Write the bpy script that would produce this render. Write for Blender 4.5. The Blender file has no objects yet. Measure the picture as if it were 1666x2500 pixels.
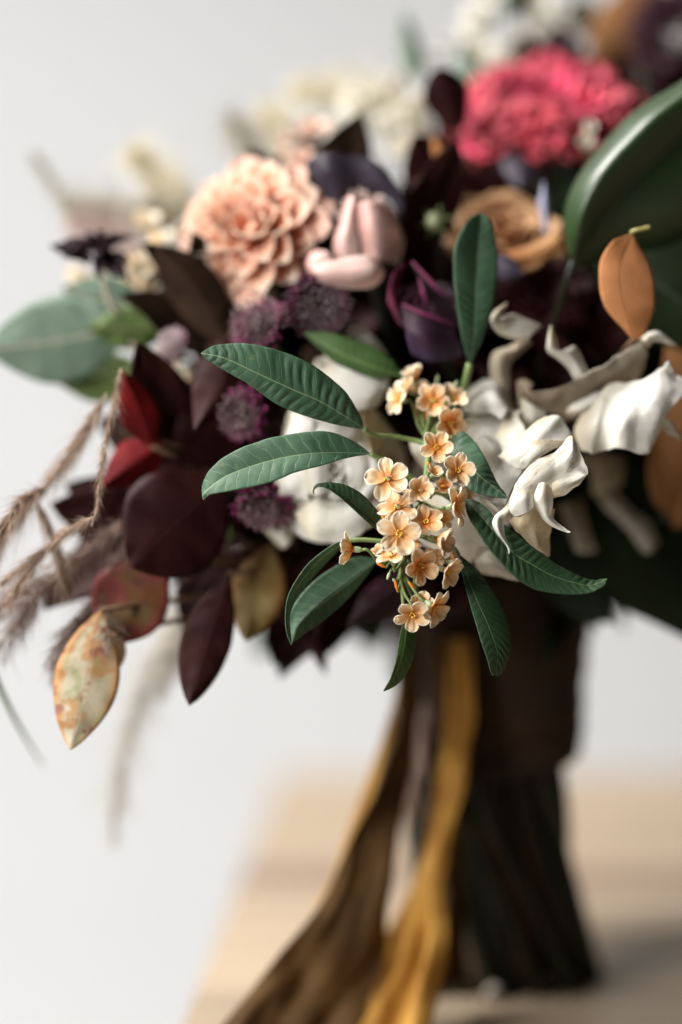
import bpy, math, random
import numpy as np
from mathutils import Vector, Matrix, noise

R = math.radians
random.seed(7); rng = np.random.default_rng(7)
scene = bpy.context.scene
COL = scene.collection

# ------------------------------------------------------------------ camera
CAM_H, PITCH, FL = 0.321, R(4.0), 85.0
cam_d = bpy.data.cameras.new("camera"); cam = bpy.data.objects.new("camera", cam_d); COL.objects.link(cam)
cam.location = (0, 0, CAM_H); cam.rotation_euler = (R(90) - PITCH, 0, 0)
cam_d.sensor_fit = 'VERTICAL'; cam_d.sensor_height = 36; cam_d.sensor_width = 24; cam_d.lens = FL
cam_d.clip_start = 0.05; cam_d.clip_end = 60
cam_d.dof.use_dof = True; cam_d.dof.focus_distance = 1.0; cam_d.dof.aperture_fstop = 1.45
scene.camera = cam
scene.view_settings.view_transform = 'Standard'; scene.view_settings.look = 'None'
scene.view_settings.exposure = 0.0; scene.view_settings.gamma = 1.0
scene.cycles.use_denoising = True
scene.cycles.max_bounces = 8; scene.cycles.diffuse_bounces = 4; scene.cycles.transmission_bounces = 4
scene.cycles.sample_clamp_indirect = 6

# ------------------------------------------------------------------ light
w = bpy.data.worlds.new("World"); scene.world = w; w.use_nodes = True
w.node_tree.nodes["Background"].inputs[0].default_value = (1.0, .95, .90, 1)
w.node_tree.nodes["Background"].inputs[1].default_value = 0.03
def area(name, loc, target, sx, sy, power, col):
    d = bpy.data.lights.new(name, 'AREA'); d.shape = 'RECTANGLE'; d.size = sx; d.size_y = sy; d.energy = power; d.color = col
    o = bpy.data.objects.new(name, d); COL.objects.link(o); o.location = loc
    o.rotation_euler = (Vector(target) - Vector(loc)).to_track_quat('-Z', 'Y').to_euler(); return o
area("window_light", (-.88, 1.30, 1.50), (0.0, 1.17, .30), .6, .6, 66, (1, .97, .925))
area("room_light", (-1.05, .25, .75), (0.0, 1.1, .35), .6, .6, 36, (1, .965, .915))
_b = area("backdrop_light", (-2.3, 2.5, 1.6), (-.3, 4.1, .0), 1.6, 1.6, 28, (.985, .99, 1)); _b.data.spread = R(120)

# ------------------------------------------------------------------ frame helpers
RT = Vector((1, 0, 0)); FW = Vector((0, math.cos(PITCH), -math.sin(PITCH))); UP = Vector((0, math.sin(PITCH), math.cos(PITCH)))
CAMP = Vector(cam.location)
PXM = 36 / FL / 2500                                   # metres per photo pixel, one metre away
def P(x, y, dz=0.0):
    d = 1 + dz / 100
    return CAMP + RT * ((x - 833) * PXM * d) + UP * (-(y - 1250) * PXM * d) + FW * d
def G(x, y, z=0.0):                                    # point of the horizontal plane z that stands at x, y in the photo
    v = RT * ((x - 833) * PXM) + UP * (-(y - 1250) * PXM) + FW
    return CAMP + v * ((z - CAM_H) / v.z)
def cd(nx, ny, nz): return (RT * nx + UP * ny - FW * nz).normalized()

# ------------------------------------------------------------------ mesh helpers
def crom(pts, n):
    """Catmull-Rom through pts (k,3), resampled to n points by arc length"""
    p = np.asarray(pts, float)
    if len(p) == 1: return np.repeat(p, n, 0)
    e = np.vstack([2*p[0]-p[1], p, 2*p[-1]-p[-2]])
    out = []
    for i in range(len(p)-1):
        a, b, c, d = e[i], e[i+1], e[i+2], e[i+3]
        t = np.linspace(0, 1, 14, endpoint=False)[:, None]
        out.append(.5*((2*b)+(-a+c)*t+(2*a-5*b+4*c-d)*t*t+(-a+3*b-3*c+d)*t**3))
    out = np.vstack(out+[p[-1:]])
    s = np.r_[0, np.cumsum(np.linalg.norm(np.diff(out, axis=0), axis=1))]
    if s[-1] < 1e-9: return np.repeat(p[:1], n, 0)
    q = np.linspace(0, s[-1], n)
    return np.stack([np.interp(q, s, out[:, k]) for k in range(3)], 1)

def mesh_raw(name, V, F, mat, uv=None, smooth=True):
    me = bpy.data.meshes.new(name)
    me.from_pydata([tuple(v) for v in V], [], [tuple(f) for f in F])
    if uv is not None:
        li = np.empty(len(me.loops), int); me.loops.foreach_get('vertex_index', li)
        for nm, arr in uv.items():
            l = me.uv_layers.new(name=nm); l.data.foreach_set('uv', np.asarray(arr, np.float32)[li].ravel())
    if mat: me.materials.append(mat)
    if smooth: me.polygons.foreach_set('use_smooth', [True]*len(me.polygons))
    me.update(); return me

def sheet_mesh(name, V, mat, thick=.00035, closed_v=False):
    """closed thin shell over a grid V (nu,nv,3); UV: u along, v across 0..1; MET: metres along / signed metres from the middle"""
    V = np.asarray(V, float); nu, nv = V.shape[:2]
    du = np.gradient(V, axis=0); dv = np.gradient(V, axis=1)
    N = np.cross(du, dv); L = np.linalg.norm(N, axis=2, keepdims=True)
    bad = L[..., 0] < 1e-12
    if bad.any():
        N[bad] = N[~bad].mean(0) if (~bad).any() else (0, 0, 1); L = np.linalg.norm(N, axis=2, keepdims=True)+1e-12
    N = N/L
    A = V + N*thick/2; B = V - N*thick/2
    idx = np.arange(nu*nv).reshape(nu, nv); o = nu*nv
    a, b, c, d = idx[:-1, :-1], idx[1:, :-1], idx[1:, 1:], idx[:-1, 1:]
    top = np.stack([a, b, c, d], -1).reshape(-1, 4); bot = np.stack([d, c, b, a], -1).reshape(-1, 4)+o
    rim = list(idx[0, :]) + list(idx[1:, -1]) + list(idx[-1, -2::-1]) + list(idx[-2:0:-1, 0])
    rimf = [(rim[k], rim[(k+1) % len(rim)], rim[(k+1) % len(rim)]+o, rim[k]+o) for k in range(len(rim))]
    F = np.vstack([top, bot, np.array(rimf)])
    U = np.repeat(np.linspace(0, 1, nu)[:, None], nv, 1); W = np.repeat(np.linspace(0, 1, nv)[None], nu, 0)
    m = nv//2; ctr = V[:, m]
    s = np.r_[0, np.cumsum(np.linalg.norm(np.diff(ctr, axis=0), axis=1))]
    D = np.linalg.norm(V-ctr[:, None], axis=2)*np.where(np.arange(nv) < m, -1, 1)[None]
    S = np.repeat(s[:, None], nv, 1)
    uv = np.stack([U, W], -1).reshape(-1, 2); mt = np.stack([S, D], -1).reshape(-1, 2)
    return mesh_raw(name, np.vstack([A.reshape(-1, 3), B.reshape(-1, 3)]), F, mat, {'UV': np.vstack([uv, uv]), 'MET': np.vstack([mt, mt])})

def tube_mesh(name, pts, rad, mat, n=16, sides=8, bumps=0):
    c = crom(pts, n); t = np.gradient(c, axis=0); t /= np.linalg.norm(t, axis=1, keepdims=True)+1e-12
    r = np.interp(np.linspace(0, 1, n), np.linspace(0, 1, len(rad)), rad)
    ref = np.array([0.13, .9, .31]); V = []
    for i in range(n):
        a = np.cross(t[i], ref); a /= np.linalg.norm(a); b = np.cross(t[i], a)
        for k in range(sides):
            q = 2*math.pi*k/sides; rr = r[i]*(1+bumps*noise.noise(Vector((i*.6, math.cos(q)*2, math.sin(q)*2))))
            V.append(c[i]+rr*(a*math.cos(q)+b*math.sin(q)))
    F = [(i*sides+k, i*sides+(k+1) % sides, (i+1)*sides+(k+1) % sides, (i+1)*sides+k) for i in range(n-1) for k in range(sides)]
    F += [tuple(range(sides))[::-1], tuple((n-1)*sides+k for k in range(sides))]
    uv = [(i/(n-1), k/sides) for i in range(n) for k in range(sides)]
    return mesh_raw(name, V, F, mat, {'UV': uv})

class Thing:
    def __init__(s, name, loc, label, cat, group=None):
        s.o = bpy.data.objects.new(name, None); COL.objects.link(s.o); s.o.location = loc
        s.o.empty_display_size = .01; s.L = np.array(loc); s.M = Matrix.Translation(Vector(loc))
        s.o['label'] = label; s.o['category'] = cat
        if group: s.o['group'] = group
    def add(s, name, me, parent=None, mat4=None, kind=None, label=None):
        """me holds local verts; mat4 = matrix relative to the parent"""
        o = bpy.data.objects.new(name, me); COL.objects.link(o); o.parent = parent or s.o
        if mat4 is not None: o.matrix_local = mat4
        if kind: o['kind'] = kind
        if label: o['label'] = label
        return o
    def sheet(s, name, V, mat, parent=None, thick=.00035, **k): return s.add(name, sheet_mesh(name, np.asarray(V)-s.L, mat, thick), parent, **k)
    def tube(s, name, pts, rad, mat, parent=None, n=16, sides=8, bumps=0, **k):
        return s.add(name, tube_mesh(name, np.array([np.array(p) for p in pts])-s.L, rad, mat, n, sides, bumps), parent, **k)

# ------------------------------------------------------------------ materials
def nd(nt, t, **kw):
    n = nt.nodes.new(t)
    for k, v in kw.items(): setattr(n, k, v)
    return n
def rgb(c): return (c[0], c[1], c[2], 1)
class MB:
    def __init__(s, name):
        s.m = bpy.data.materials.new(name); s.m.use_nodes = True; s.nt = s.m.node_tree; s.nt.nodes.clear()
        s.out = nd(s.nt, 'ShaderNodeOutputMaterial'); s.l = s.nt.links.new
    def math(s, op, a, b=None, c=None, clamp=False):
        n = nd(s.nt, 'ShaderNodeMath', operation=op); n.use_clamp = clamp
        for i, v in enumerate((a, b, c)):
            if v is None: continue
            if isinstance(v, (int, float)): n.inputs[i].default_value = v
            else: s.l(v, n.inputs[i])
        return n.outputs[0]
    def mix(s, f, a, b, blend='MIX'):
        n = nd(s.nt, 'ShaderNodeMix', data_type='RGBA', blend_type=blend)
        for i, v in ((0, f), (6, a), (7, b)):
            if isinstance(v, (int, float)): n.inputs[i].default_value = v
            elif isinstance(v, tuple): n.inputs[i].default_value = rgb(v)
            else: s.l(v, n.inputs[i])
        return n.outputs[2]
    def noise(s, scale, detail=3, rough=.55, vec=None, dist=0):
        n = nd(s.nt, 'ShaderNodeTexNoise'); n.inputs['Scale'].default_value = scale; n.inputs['Detail'].default_value = detail
        n.inputs['Roughness'].default_value = rough; n.inputs['Distortion'].default_value = dist
        if vec is None:
            vec = nd(s.nt, 'ShaderNodeTexCoord').outputs['Object']
        s.l(vec, n.inputs['Vector']); return n.outputs['Fac']
    def ramp(s, f, lo, hi):
        n = nd(s.nt, 'ShaderNodeMapRange'); n.interpolation_type = 'SMOOTHSTEP'; s.l(f, n.inputs[0]); n.inputs[1].default_value = lo; n.inputs[2].default_value = hi
        return n.outputs[0]
    def uv(s, nm='UV'):
        u = nd(s.nt, 'ShaderNodeUVMap', uv_map=nm); x = nd(s.nt, 'ShaderNodeSeparateXYZ'); s.l(u.outputs[0], x.inputs[0])
        return u.outputs[0], x.outputs[0], x.outputs[1]
    def scale(s, vec, v3):
        n = nd(s.nt, 'ShaderNodeMapping'); s.l(vec, n.inputs[0]); n.inputs['Scale'].default_value = v3; return n.outputs[0]
    def rand(s): return nd(s.nt, 'ShaderNodeObjectInfo').outputs['Random']
    def finish(s, col, rough=.5, spec=.5, trans=0, tcol=None, height=None, bump=.3, bdist=.0005, sheen=0, sheencol=None, coat=0, sss=0):
        p = nd(s.nt, 'ShaderNodeBsdfPrincipled'); s.l(col, p.inputs['Base Color'])
        if isinstance(rough, (int, float)): p.inputs['Roughness'].default_value = rough
        else: s.l(rough, p.inputs['Roughness'])
        p.inputs['Specular IOR Level'].default_value = spec
        if sheen:
            p.inputs['Sheen Weight'].default_value = sheen; p.inputs['Sheen Roughness'].default_value = .4
            if sheencol: p.inputs['Sheen Tint'].default_value = rgb(sheencol)
        if coat: p.inputs['Coat Weight'].default_value = coat; p.inputs['Coat Roughness'].default_value = .2
        bn = None
        if height is not None:
            b = nd(s.nt, 'ShaderNodeBump'); b.inputs['Strength'].default_value = bump; b.inputs['Distance'].default_value = bdist
            s.l(height, b.inputs['Height']); bn = b.outputs[0]; s.l(bn, p.inputs['Normal'])
        sh = p.outputs[0]
        if trans:
            t = nd(s.nt, 'ShaderNodeBsdfTranslucent'); s.l(tcol if tcol is not None else col, t.inputs[0])
            if bn: s.l(bn, t.inputs['Normal'])
            mx = nd(s.nt, 'ShaderNodeMixShader'); mx.inputs[0].default_value = trans
            s.l(sh, mx.inputs[1]); s.l(t.outputs[0], mx.inputs[2]); sh = mx.outputs[0]
        s.l(sh, s.out.inputs[0]); return s.m

def petal(name, base, mid, tip, edge=None, ew=.6, rough=.55, trans=.35, streak=.25, sfreq=26, bump=.25, vary=.15, spec=.3, basep=.4, sheen=0, blot=None, crease=None, fine=0):
    b = MB(name); uvv, u, v = b.uv()
    av = b.math('ABSOLUTE', b.math('SUBTRACT', b.math('MULTIPLY', v, 2.0), 1.0))
    st = b.noise(1, 3, .6, b.scale(uvv, (2.2, sfreq, 1)))
    big = b.noise(90, 3)
    c = b.mix(b.ramp(u, 0.0, basep), base, mid)
    c = b.mix(b.ramp(b.math('ADD', u, b.math('MULTIPLY', big, .15)), .45, 1.05), c, tip)
    if edge is not None:
        c = b.mix(b.ramp(b.math('MAXIMUM', b.math('MULTIPLY', av, b.ramp(u, .1, .5)), u), ew, 1.0), c, edge)
    c = b.mix(b.math('MULTIPLY', b.ramp(st, .35, .7), streak), c, base, 'MULTIPLY') if streak else c
    if blot: c = b.mix(b.math('MULTIPLY', b.ramp(b.noise(60, 4), .52, .68), blot[1]), c, blot[0])
    hgt = st
    if fine: hgt = b.math('ADD', st, b.math('MULTIPLY', b.noise(650, 3, .6), fine))
    if crease:
        cr = b.math('SUBTRACT', 1.0, b.ramp(b.math('ABSOLUTE', b.math('SUBTRACT', b.noise(1, 3, .5, b.scale(uvv, (1.3, 3.4, 1)), .6), .5)), .0, .014))
        c = b.mix(b.math('MULTIPLY', cr, crease[1]), c, crease[0]); hgt = b.math('SUBTRACT', hgt, b.math('MULTIPLY', cr, .7))
    hs = nd(b.nt, 'ShaderNodeHueSaturation'); b.l(c, hs.inputs['Color'])
    b.l(b.math('ADD', b.math('MULTIPLY', b.rand(), 2*vary), 1-vary), hs.inputs['Value'])
    return b.finish(hs.outputs[0], rough, spec, trans, None, hgt, bump, .0006, sheen)

def leafm(name, c1, c2, vein, back=None, spacing=.0042, k=.9, rough=.52, trans=.18, veinmix=.7, midw=.0005, nscale=60, bump=.4, spec=.5, tint=None, blot=None, coat=0, veinw=.07, sideveins=1.0):
    b = MB(name); uvv, u, v = b.uv(); _, s, d = b.uv('MET')
    ad = b.math('ABSOLUTE', d)
    nz = b.noise(nscale, 4)
    fine = b.noise(700, 3)
    c = b.mix(b.ramp(nz, .32, .68), c1, c2)
    c = b.mix(b.math('MULTIPLY', fine, .25), c, c1, 'MULTIPLY')
    if tint: c = b.mix(b.ramp(b.math('ABSOLUTE', b.math('SUBTRACT', b.math('MULTIPLY', v, 2), 1)), .55, 1.0), c, tint)
    if blot:
        for (bc, sc, lo, hi, amt, seed) in blot:
            vv = nd(b.nt, 'ShaderNodeMapping'); b.l(nd(b.nt, 'ShaderNodeTexCoord').outputs['Object'], vv.inputs[0]); vv.inputs['Location'].default_value = (seed, seed*.7, seed*.3)
            c = b.mix(b.math('MULTIPLY', b.ramp(b.noise(sc, 4, .6, vv.outputs[0]), lo, hi), amt), c, bc)
    wob = b.math('MULTIPLY', b.math('SUBTRACT', b.noise(160, 2), .5), spacing*.8)
    ph = b.math('DIVIDE', b.math('ADD', b.math('ADD', s, b.math('MULTIPLY', ad, k)), wob), spacing)
    fr = b.math('ABSOLUTE', b.math('SUBTRACT', b.math('FRACT', ph), .5))          # .5 at the vein
    side = b.math('MULTIPLY', b.ramp(fr, .5-veinw, .5), sideveins)
    mid = b.math('SUBTRACT', 1.0, b.ramp(ad, midw*.4, midw))
    vm = b.math('MAXIMUM', b.math('MULTIPLY', side, .45), mid)
    c = b.mix(b.math('MULTIPLY', vm, veinmix), c, vein)
    if back is not None:
        g = nd(b.nt, 'ShaderNodeNewGeometry').outputs['Backfacing']
    h = b.math('SUBTRACT', b.math('ADD', b.math('MULTIPLY', fine, .35), b.math('MULTIPLY', nz, .3)), b.math('MULTIPLY', vm, .8))
    tc = b.mix(.45, c, (min(.62, c2[0]*2.2+.02), min(.62, c2[1]*2.4+.03), min(.4, c2[2]*1.2)))
    return b.finish(c, b.math('ADD', b.math('MULTIPLY', nz, .25), rough-.1), spec, trans, tc, h, bump, .0006, coat=coat)

def plain(name, c1, c2, scale=80, rough=.6, trans=0, bump=.3, bscale=300, spec=.4, sheen=0, sheencol=None, stretch=None, bdist=.001):
    b = MB(name); vec = None
    if stretch: vec = b.scale(nd(b.nt, 'ShaderNodeTexCoord').outputs['Object'], stretch)
    c = b.mix(b.ramp(b.noise(scale, 4, .6, vec), .3, .7), c1, c2)
    return b.finish(c, rough, spec, trans, None, b.noise(bscale, 4, .6, vec), bump, bdist, sheen, sheencol)

m_leaf = leafm('glaucous_leaf', (.038, .086, .047), (.064, .135, .078), (.25, .34, .20), spacing=.0052, k=.5, spec=.3, blot=[((.16, .20, .07), 260, .64, .70, .5, 3.0), ((.03, .06, .035), 30, .45, .7, .5, 6.0)], midw=.00042, trans=.16, veinw=.055, veinmix=.55)
m_leafd = leafm('deep_leaf', (.017, .050, .018), (.030, .078, .030), (.15, .24, .10), spacing=.0036, k=.6, midw=.0004, trans=.14, veinw=.055, veinmix=.55)
m_leafg = leafm('green_leaf_warm', (.035, .085, .018), (.055, .120, .028), (.20, .30, .10), spacing=.0036, k=.6, trans=.25)
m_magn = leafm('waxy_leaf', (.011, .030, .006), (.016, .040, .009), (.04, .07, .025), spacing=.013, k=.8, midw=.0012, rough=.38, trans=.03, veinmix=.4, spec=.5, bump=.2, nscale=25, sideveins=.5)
m_magd = leafm('waxy_leaf_shaded', (.006, .013, .004), (.010, .020, .006), (.02, .03, .01), spacing=.013, k=.8, midw=.0012, rough=.6, trans=.02, veinmix=.4, spec=.15, bump=.2, nscale=25, sideveins=.5)  # darker copy of the waxy leaf, shade put into the colour
m_rust = leafm('rust_leaf', (.46, .20, .08), (.54, .25, .11), (.30, .12, .045), spacing=.012, k=.8, midw=.0007, rough=.8, trans=.12, veinmix=.5, spec=.15, bump=.3, nscale=40, sideveins=.4)
m_tan = leafm('tan_leaf', (.26, .125, .05), (.18, .085, .035), (.22, .10, .04), spacing=.014, k=.8, midw=.0012, rough=.8, trans=.08, spec=.15, nscale=30)
m_maroon = leafm('maroon_leaf', (.020, .003, .004), (.034, .007, .006), (.05, .018, .014), spacing=.006, k=.8, rough=.6, trans=.20, veinmix=.4, nscale=40, spec=.14)
m_brown = leafm('brown_leaf', (.022, .011, .007), (.040, .022, .012), (.08, .045, .025), spacing=.005, k=.8, rough=.65, trans=.10, veinmix=.4, nscale=50, spec=.12)
m_violet = leafm('violet_leaf', (.022, .014, .026), (.045, .036, .058), (.06, .04, .06), spacing=.006, k=.8, rough=.55, trans=.06, nscale=30, veinmix=.3, spec=.4)
m_red = leafm('red_leaf', (.17, .007, .010), (.10, .005, .008), (.22, .04, .03), spacing=.006, k=.8, rough=.7, trans=.22, nscale=40, spec=.1, veinmix=.4)
m_euc = leafm('eucalyptus_leaf', (.105, .165, .120), (.150, .215, .165), (.35, .33, .26), spacing=.012, k=.9, midw=.0012, rough=.6, trans=.2, nscale=30, spec=.3, blot=[((.28, .20, .15), 22, .55, .72, .7, 1.0)])
m_olive = leafm('olive_leaf', (.10, .15, .045), (.15, .21, .075), (.3, .33, .16), spacing=.009, k=.9, midw=.0008, rough=.6, trans=.35, nscale=40, spec=.3)
m_mott = leafm('mottled_leaf', (.22, .085, .035), (.19, .15, .065), (.20, .07, .04), spacing=.008, k=.9, rough=.6, trans=.2, nscale=45, spec=.3, blot=[((.28, .05, .06), 70, .5, .62, .8, 3.0), ((.10, .03, .05), 120, .58, .66, .7, 5.0), ((.25, .20, .08), 60, .56, .68, .6, 8.0)], tint=(.30, .05, .06))
m_spot = leafm('spotted_leaf', (.56, .49, .36), (.64, .60, .46), (.50, .43, .30), spacing=.012, k=.9, rough=.55, trans=.35, nscale=70, spec=.3, veinmix=.3, blot=[((.50, .24, .08), 90, .50, .60, .85, 2.0), ((.36, .38, .20), 130, .55, .63, .7, 4.0), ((.30, .10, .07), 110, .57, .63, .9, 9.0)], tint=(.60, .32, .13))
m_gold = leafm('golden_leaf', (.28, .17, .055), (.42, .32, .15), (.25, .16, .06), spacing=.010, k=.9, rough=.6, trans=.3, nscale=30, spec=.3, tint=(.28, .13, .04))
m_white = petal('white_petal', (.70, .65, .52), (.77, .76, .71), (.80, .79, .76), None, trans=.40, streak=.14, bump=.34, vary=.03, sfreq=20, fine=.5, spec=.15, rough=.7)
m_cream = petal('cream_crumpled_petal', (.62, .57, .46), (.70, .68, .62), (.74, .73, .69), (.62, .52, .38), ew=.96, trans=.46, streak=.30, bump=.35, vary=.03, sfreq=22, blot=((.62, .52, .36), .30), crease=((.42, .26, .12), .6), fine=.4, spec=.15, rough=.7)
m_back = petal('shaded_petal_underside', (.24, .19, .13), (.33, .28, .21), (.44, .39, .31), (.72, .68, .60), ew=.88, trans=.22, streak=.25, bump=.35, vary=.05, blot=((.42, .30, .15), .3))  # white petals seen from below, their shade painted brown-grey
m_stain = petal('stained_petal', (.62, .52, .34), (.70, .63, .47), (.74, .68, .55), None, trans=.3, streak=.3, blot=((.36, .22, .07), .75), vary=.03)
m_flo = petal('floret_petal', (.82, .42, .11), (.88, .66, .39), (.89, .77, .56), (.90, .85, .73), ew=.70, trans=.33, streak=.22, sfreq=16, bump=.30, vary=.07, rough=.48, basep=.55)
m_flo2 = petal('floret_petal_orange', (.80, .32, .05), (.86, .58, .29), (.88, .71, .46), (.89, .81, .65), ew=.72, trans=.33, streak=.25, sfreq=16, bump=.30, vary=.07, rough=.48, basep=.6)
m_peach = petal('peach_dahlia_petal', (.78, .25, .12), (.88, .50, .34), (.90, .62, .47), (.93, .84, .74), ew=.70, trans=.45, streak=.06, vary=.06)
m_peachp = petal('peach_outer_petal', (.62, .25, .16), (.72, .38, .28), (.76, .48, .38), (.82, .62, .52), ew=.7, trans=.35, streak=.12, vary=.08)
m_pink = petal('pink_dahlia_petal', (.18, .002, .035), (.46, .008, .09), (.58, .026, .13), (.70, .13, .16), ew=.74, trans=.3, streak=.2, vary=.38)  # dark base, pale edge and petal variation imitate shadows and highlights
m_mauve = petal('mauve_petal', (.54, .31, .28), (.70, .50, .46), (.76, .60, .55), (.86, .75, .70), ew=.82, trans=.34, streak=.30, sfreq=14, vary=.08, fine=.3)
m_burg = petal('burgundy_petal', (.012, .002, .004), (.016, .003, .008), (.024, .006, .014), (.15, .018, .06), ew=.93, trans=.12, streak=.2, vary=.15, rough=.5, sheen=.15)
m_cocoa = petal('cocoa_petal', (.018, .003, .004), (.030, .006, .007), (.045, .008, .012), (.065, .010, .020), ew=.8, trans=.1, streak=.2, vary=.3)
m_choc = petal('chocolate_petal', (.016, .004, .008), (.022, .008, .014), (.035, .016, .024), None, trans=.1, streak=.2, vary=.3)
m_tanr = petal('tan_rose_petal', (.45, .18, .05), (.54, .27, .11), (.58, .34, .17), (.68, .46, .28), ew=.84, trans=.3, streak=.12, vary=.06)
m_bract = petal('magenta_bract', (.03, .005, .014), (.055, .006, .024), (.17, .012, .075), None, trans=.25, streak=.25, vary=.25)
m_astf = plain('pincushion_floret', (.030, .010, .016), (.36, .24, .26), 350, .7, .1)
m_astp = plain('pale_pincushion_floret', (.45, .33, .36), (.66, .54, .55), 400, .7, .2)
m_blossom = petal('cream_blossom', (.78, .66, .40), (.84, .79, .66), (.87, .85, .78), None, trans=.4, streak=.05, vary=.05)
m_pstuff = plain('peach_blossom', (.86, .58, .30), (.88, .74, .52), 200, .6, .4)
m_stem = plain('green_stem', (.12, .18, .055), (.17, .23, .085), 300, .5, 0)
m_stemd = plain('dark_stem', (.008, .010, .005), (.018, .020, .009), 120, .5, 0, stretch=(1, 1, .2))
m_wood = plain('woody_stem', (.10, .05, .03), (.16, .09, .05), 200, .7, 0)
m_anther = plain('yellow_anther', (.85, .48, .05), (.85, .62, .16), 900, .5, 0)
m_pist = plain('green_pistil', (.30, .42, .22), (.40, .50, .30), 900, .4, 0)
m_stig = plain('pink_stigma', (.70, .22, .16), (.75, .32, .24), 900, .5, 0)
m_corona = plain('grey_calyx', (.42, .36, .30), (.55, .50, .46), 900, .7, 0)
m_fuzz = plain('brown_fuzz', (.36, .25, .18), (.58, .45, .36), 300, .9, .4, bump=0)
m_fuzzd = plain('dark_fuzz', (.26, .18, .15), (.42, .31, .27), 300, .9, .2, bump=0)
m_pgrass = plain('pale_fuzz', (.50, .46, .40), (.66, .62, .56), 100, .9, .45, bump=0)
m_cgrass = plain('cream_fuzz', (.78, .73, .60), (.84, .81, .70), 100, .9, .5, bump=0)
m_ggrass = plain('grey_green_fuzz', (.42, .39, .31), (.55, .51, .42), 100, .9, .4, bump=0)

# ------------------------------------------------------------------ surfaces
def A(p): return np.array(p, float)
def PP(pts): return np.array([np.array(P(*p)) for p in pts])
def leaf(th, mid, L, Rr, mat, zL=0, zR=0, name='leaf', nu=60, nv=16, quilt=0, sp=.0033, k=.55, bulge=.06, parent=None, thick=.0004, wave=0, seed=0, label=None, roll=0):
    """mid: tip..base (x,y,dz). L, Rr: edge points between, (x,y). zL/zR: how far (cm) the edge lies behind the midrib"""
    dzm = [m[2] for m in mid]
    c = crom(PP(mid), nu)
    def edge(E, zo):
        n = len(E); pts = [mid[0]]
        for i, e in enumerate(E):
            t = (i+1)/(n+1); f = math.sin(math.pi*min(1, max(0, t)))**.6
            pts.append((e[0], e[1], float(np.interp(t, np.linspace(0, 1, len(dzm)), dzm))+zo*f))
        pts.append(mid[-1]); return crom(PP(pts), nu)
    eL, eR = edge(L, zL), edge(Rr, zR)
    h = nv//2; V = np.zeros((nu, 2*h+1, 3))
    for j in range(2*h+1):
        t = abs(j-h)/h; E = eL if j < h else eR
        V[:, j] = c+(E-c)*t
    n = np.cross(np.gradient(V, axis=0), np.gradient(V, axis=1)); n /= np.linalg.norm(n, axis=2, keepdims=True)+1e-12
    n[0] = n[1]; n[-1] = n[-2]
    if np.mean(n @ np.array(FW)) > 0: n = -n
    n = n.mean((0, 1))[None, None]*.5+n*.5
    wd = np.stack([np.linalg.norm(eL-c, axis=1)]*h+[np.zeros(nu)]+[np.linalg.norm(eR-c, axis=1)]*h, 1)
    tt = np.abs(np.arange(2*h+1)-h)/h; tt = tt[None]
    s = np.r_[0, np.cumsum(np.linalg.norm(np.diff(c, axis=0), axis=1))][:, None]
    off = bulge*wd*4*tt*(1-tt)*.5 + bulge*wd*np.sin(tt*math.pi/2)
    if quilt:
        jt = np.array([[noise.noise(Vector((s[i, 0]*60, (j-h)/h*1.5+seed, seed*3.))) for j in range(2*h+1)] for i in range(nu)])
        ph = (s+tt*wd*k)/sp+jt*.45
        off += quilt*(np.abs(np.sin(math.pi*ph))-.5)*np.sin(math.pi*np.clip(tt*.96+.02, 0, 1))**.7*np.minimum(1, wd/.004)*(.65+1.2*jt)
    if wave:
        for i in range(nu):
            for j in range(2*h+1):
                off[i, j] += wave*noise.noise(Vector((s[i, 0]*140+seed*9.1, (j-h)/h*1.1, seed)))*tt[0, j]*min(1, wd[i, j]/.004)
    V = V+n*off[..., None]
    if roll:
        q = np.clip((tt-.62)/.38, 0, 1)**1.7*(np.arange(2*h+1) < h)[None]*np.minimum(1, wd/.03)
        V = V+np.array(FW)*(roll*q)[..., None]
    return th.sheet(name, V, mat, parent, thick, label=label)

def patch(th, rows, mat, name='petal', nu=44, nv=28, wave=0, freq=120, seed=0, parent=None, thick=.0002, label=None, bend=0):
    """rows of (x,y,dz) points, equal count; smooth surface through them"""
    Rr = [crom(PP(r), nv) for r in rows]
    Rr = np.array(Rr); V = np.stack([crom(Rr[:, j], nu) for j in range(nv)], 1)
    n = np.cross(np.gradient(V, axis=0), np.gradient(V, axis=1)); n /= np.linalg.norm(n, axis=2, keepdims=True)+1e-12
    n = n*.4+n.mean((0, 1))[None, None]*.6
    if wave or bend:
        for i in range(nu):
            for j in range(nv):
                q = Vector(V[i, j])*freq+Vector((seed*7.3, seed*3.1, seed)); rim = max(abs(j/(nv-1)*2-1), i/(nu-1))
                V[i, j] += n[i, j]*(wave*(noise.noise(q*.55)*1.2+.55*noise.noise(q*1.3)+.12*abs(noise.noise(q*3.1)))*(.45+.55*rim) + bend*(4*(j/(nv-1))*(1-j/(nv-1))))
                if rim > .8:
                    jx = noise.noise_vector(q*2.2)*wave*.22*(rim-.8)*5
                    V[i, j] += np.array(jx)
    return th.sheet(name, V, mat, parent, thick, label=label)

def C1(x, y, z): return (1100+x/2.77, 700+y/2.77, z)         # reading grid of one enlarged region
def basis(n, roll=0, up=None):
    """matrix whose Z is n; X points along the image-plane direction roll (degrees, 0 = right, 90 = up)"""
    n = Vector(n).normalized(); r = cd(math.cos(R(roll)), math.sin(R(roll)), 0.0001)
    x = (r-n*r.dot(n))
    if x.length < 1e-4: x = n.orthogonal()
    x.normalize(); y = n.cross(x); return Matrix((x, y, n)).transposed().to_4x4()

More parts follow.
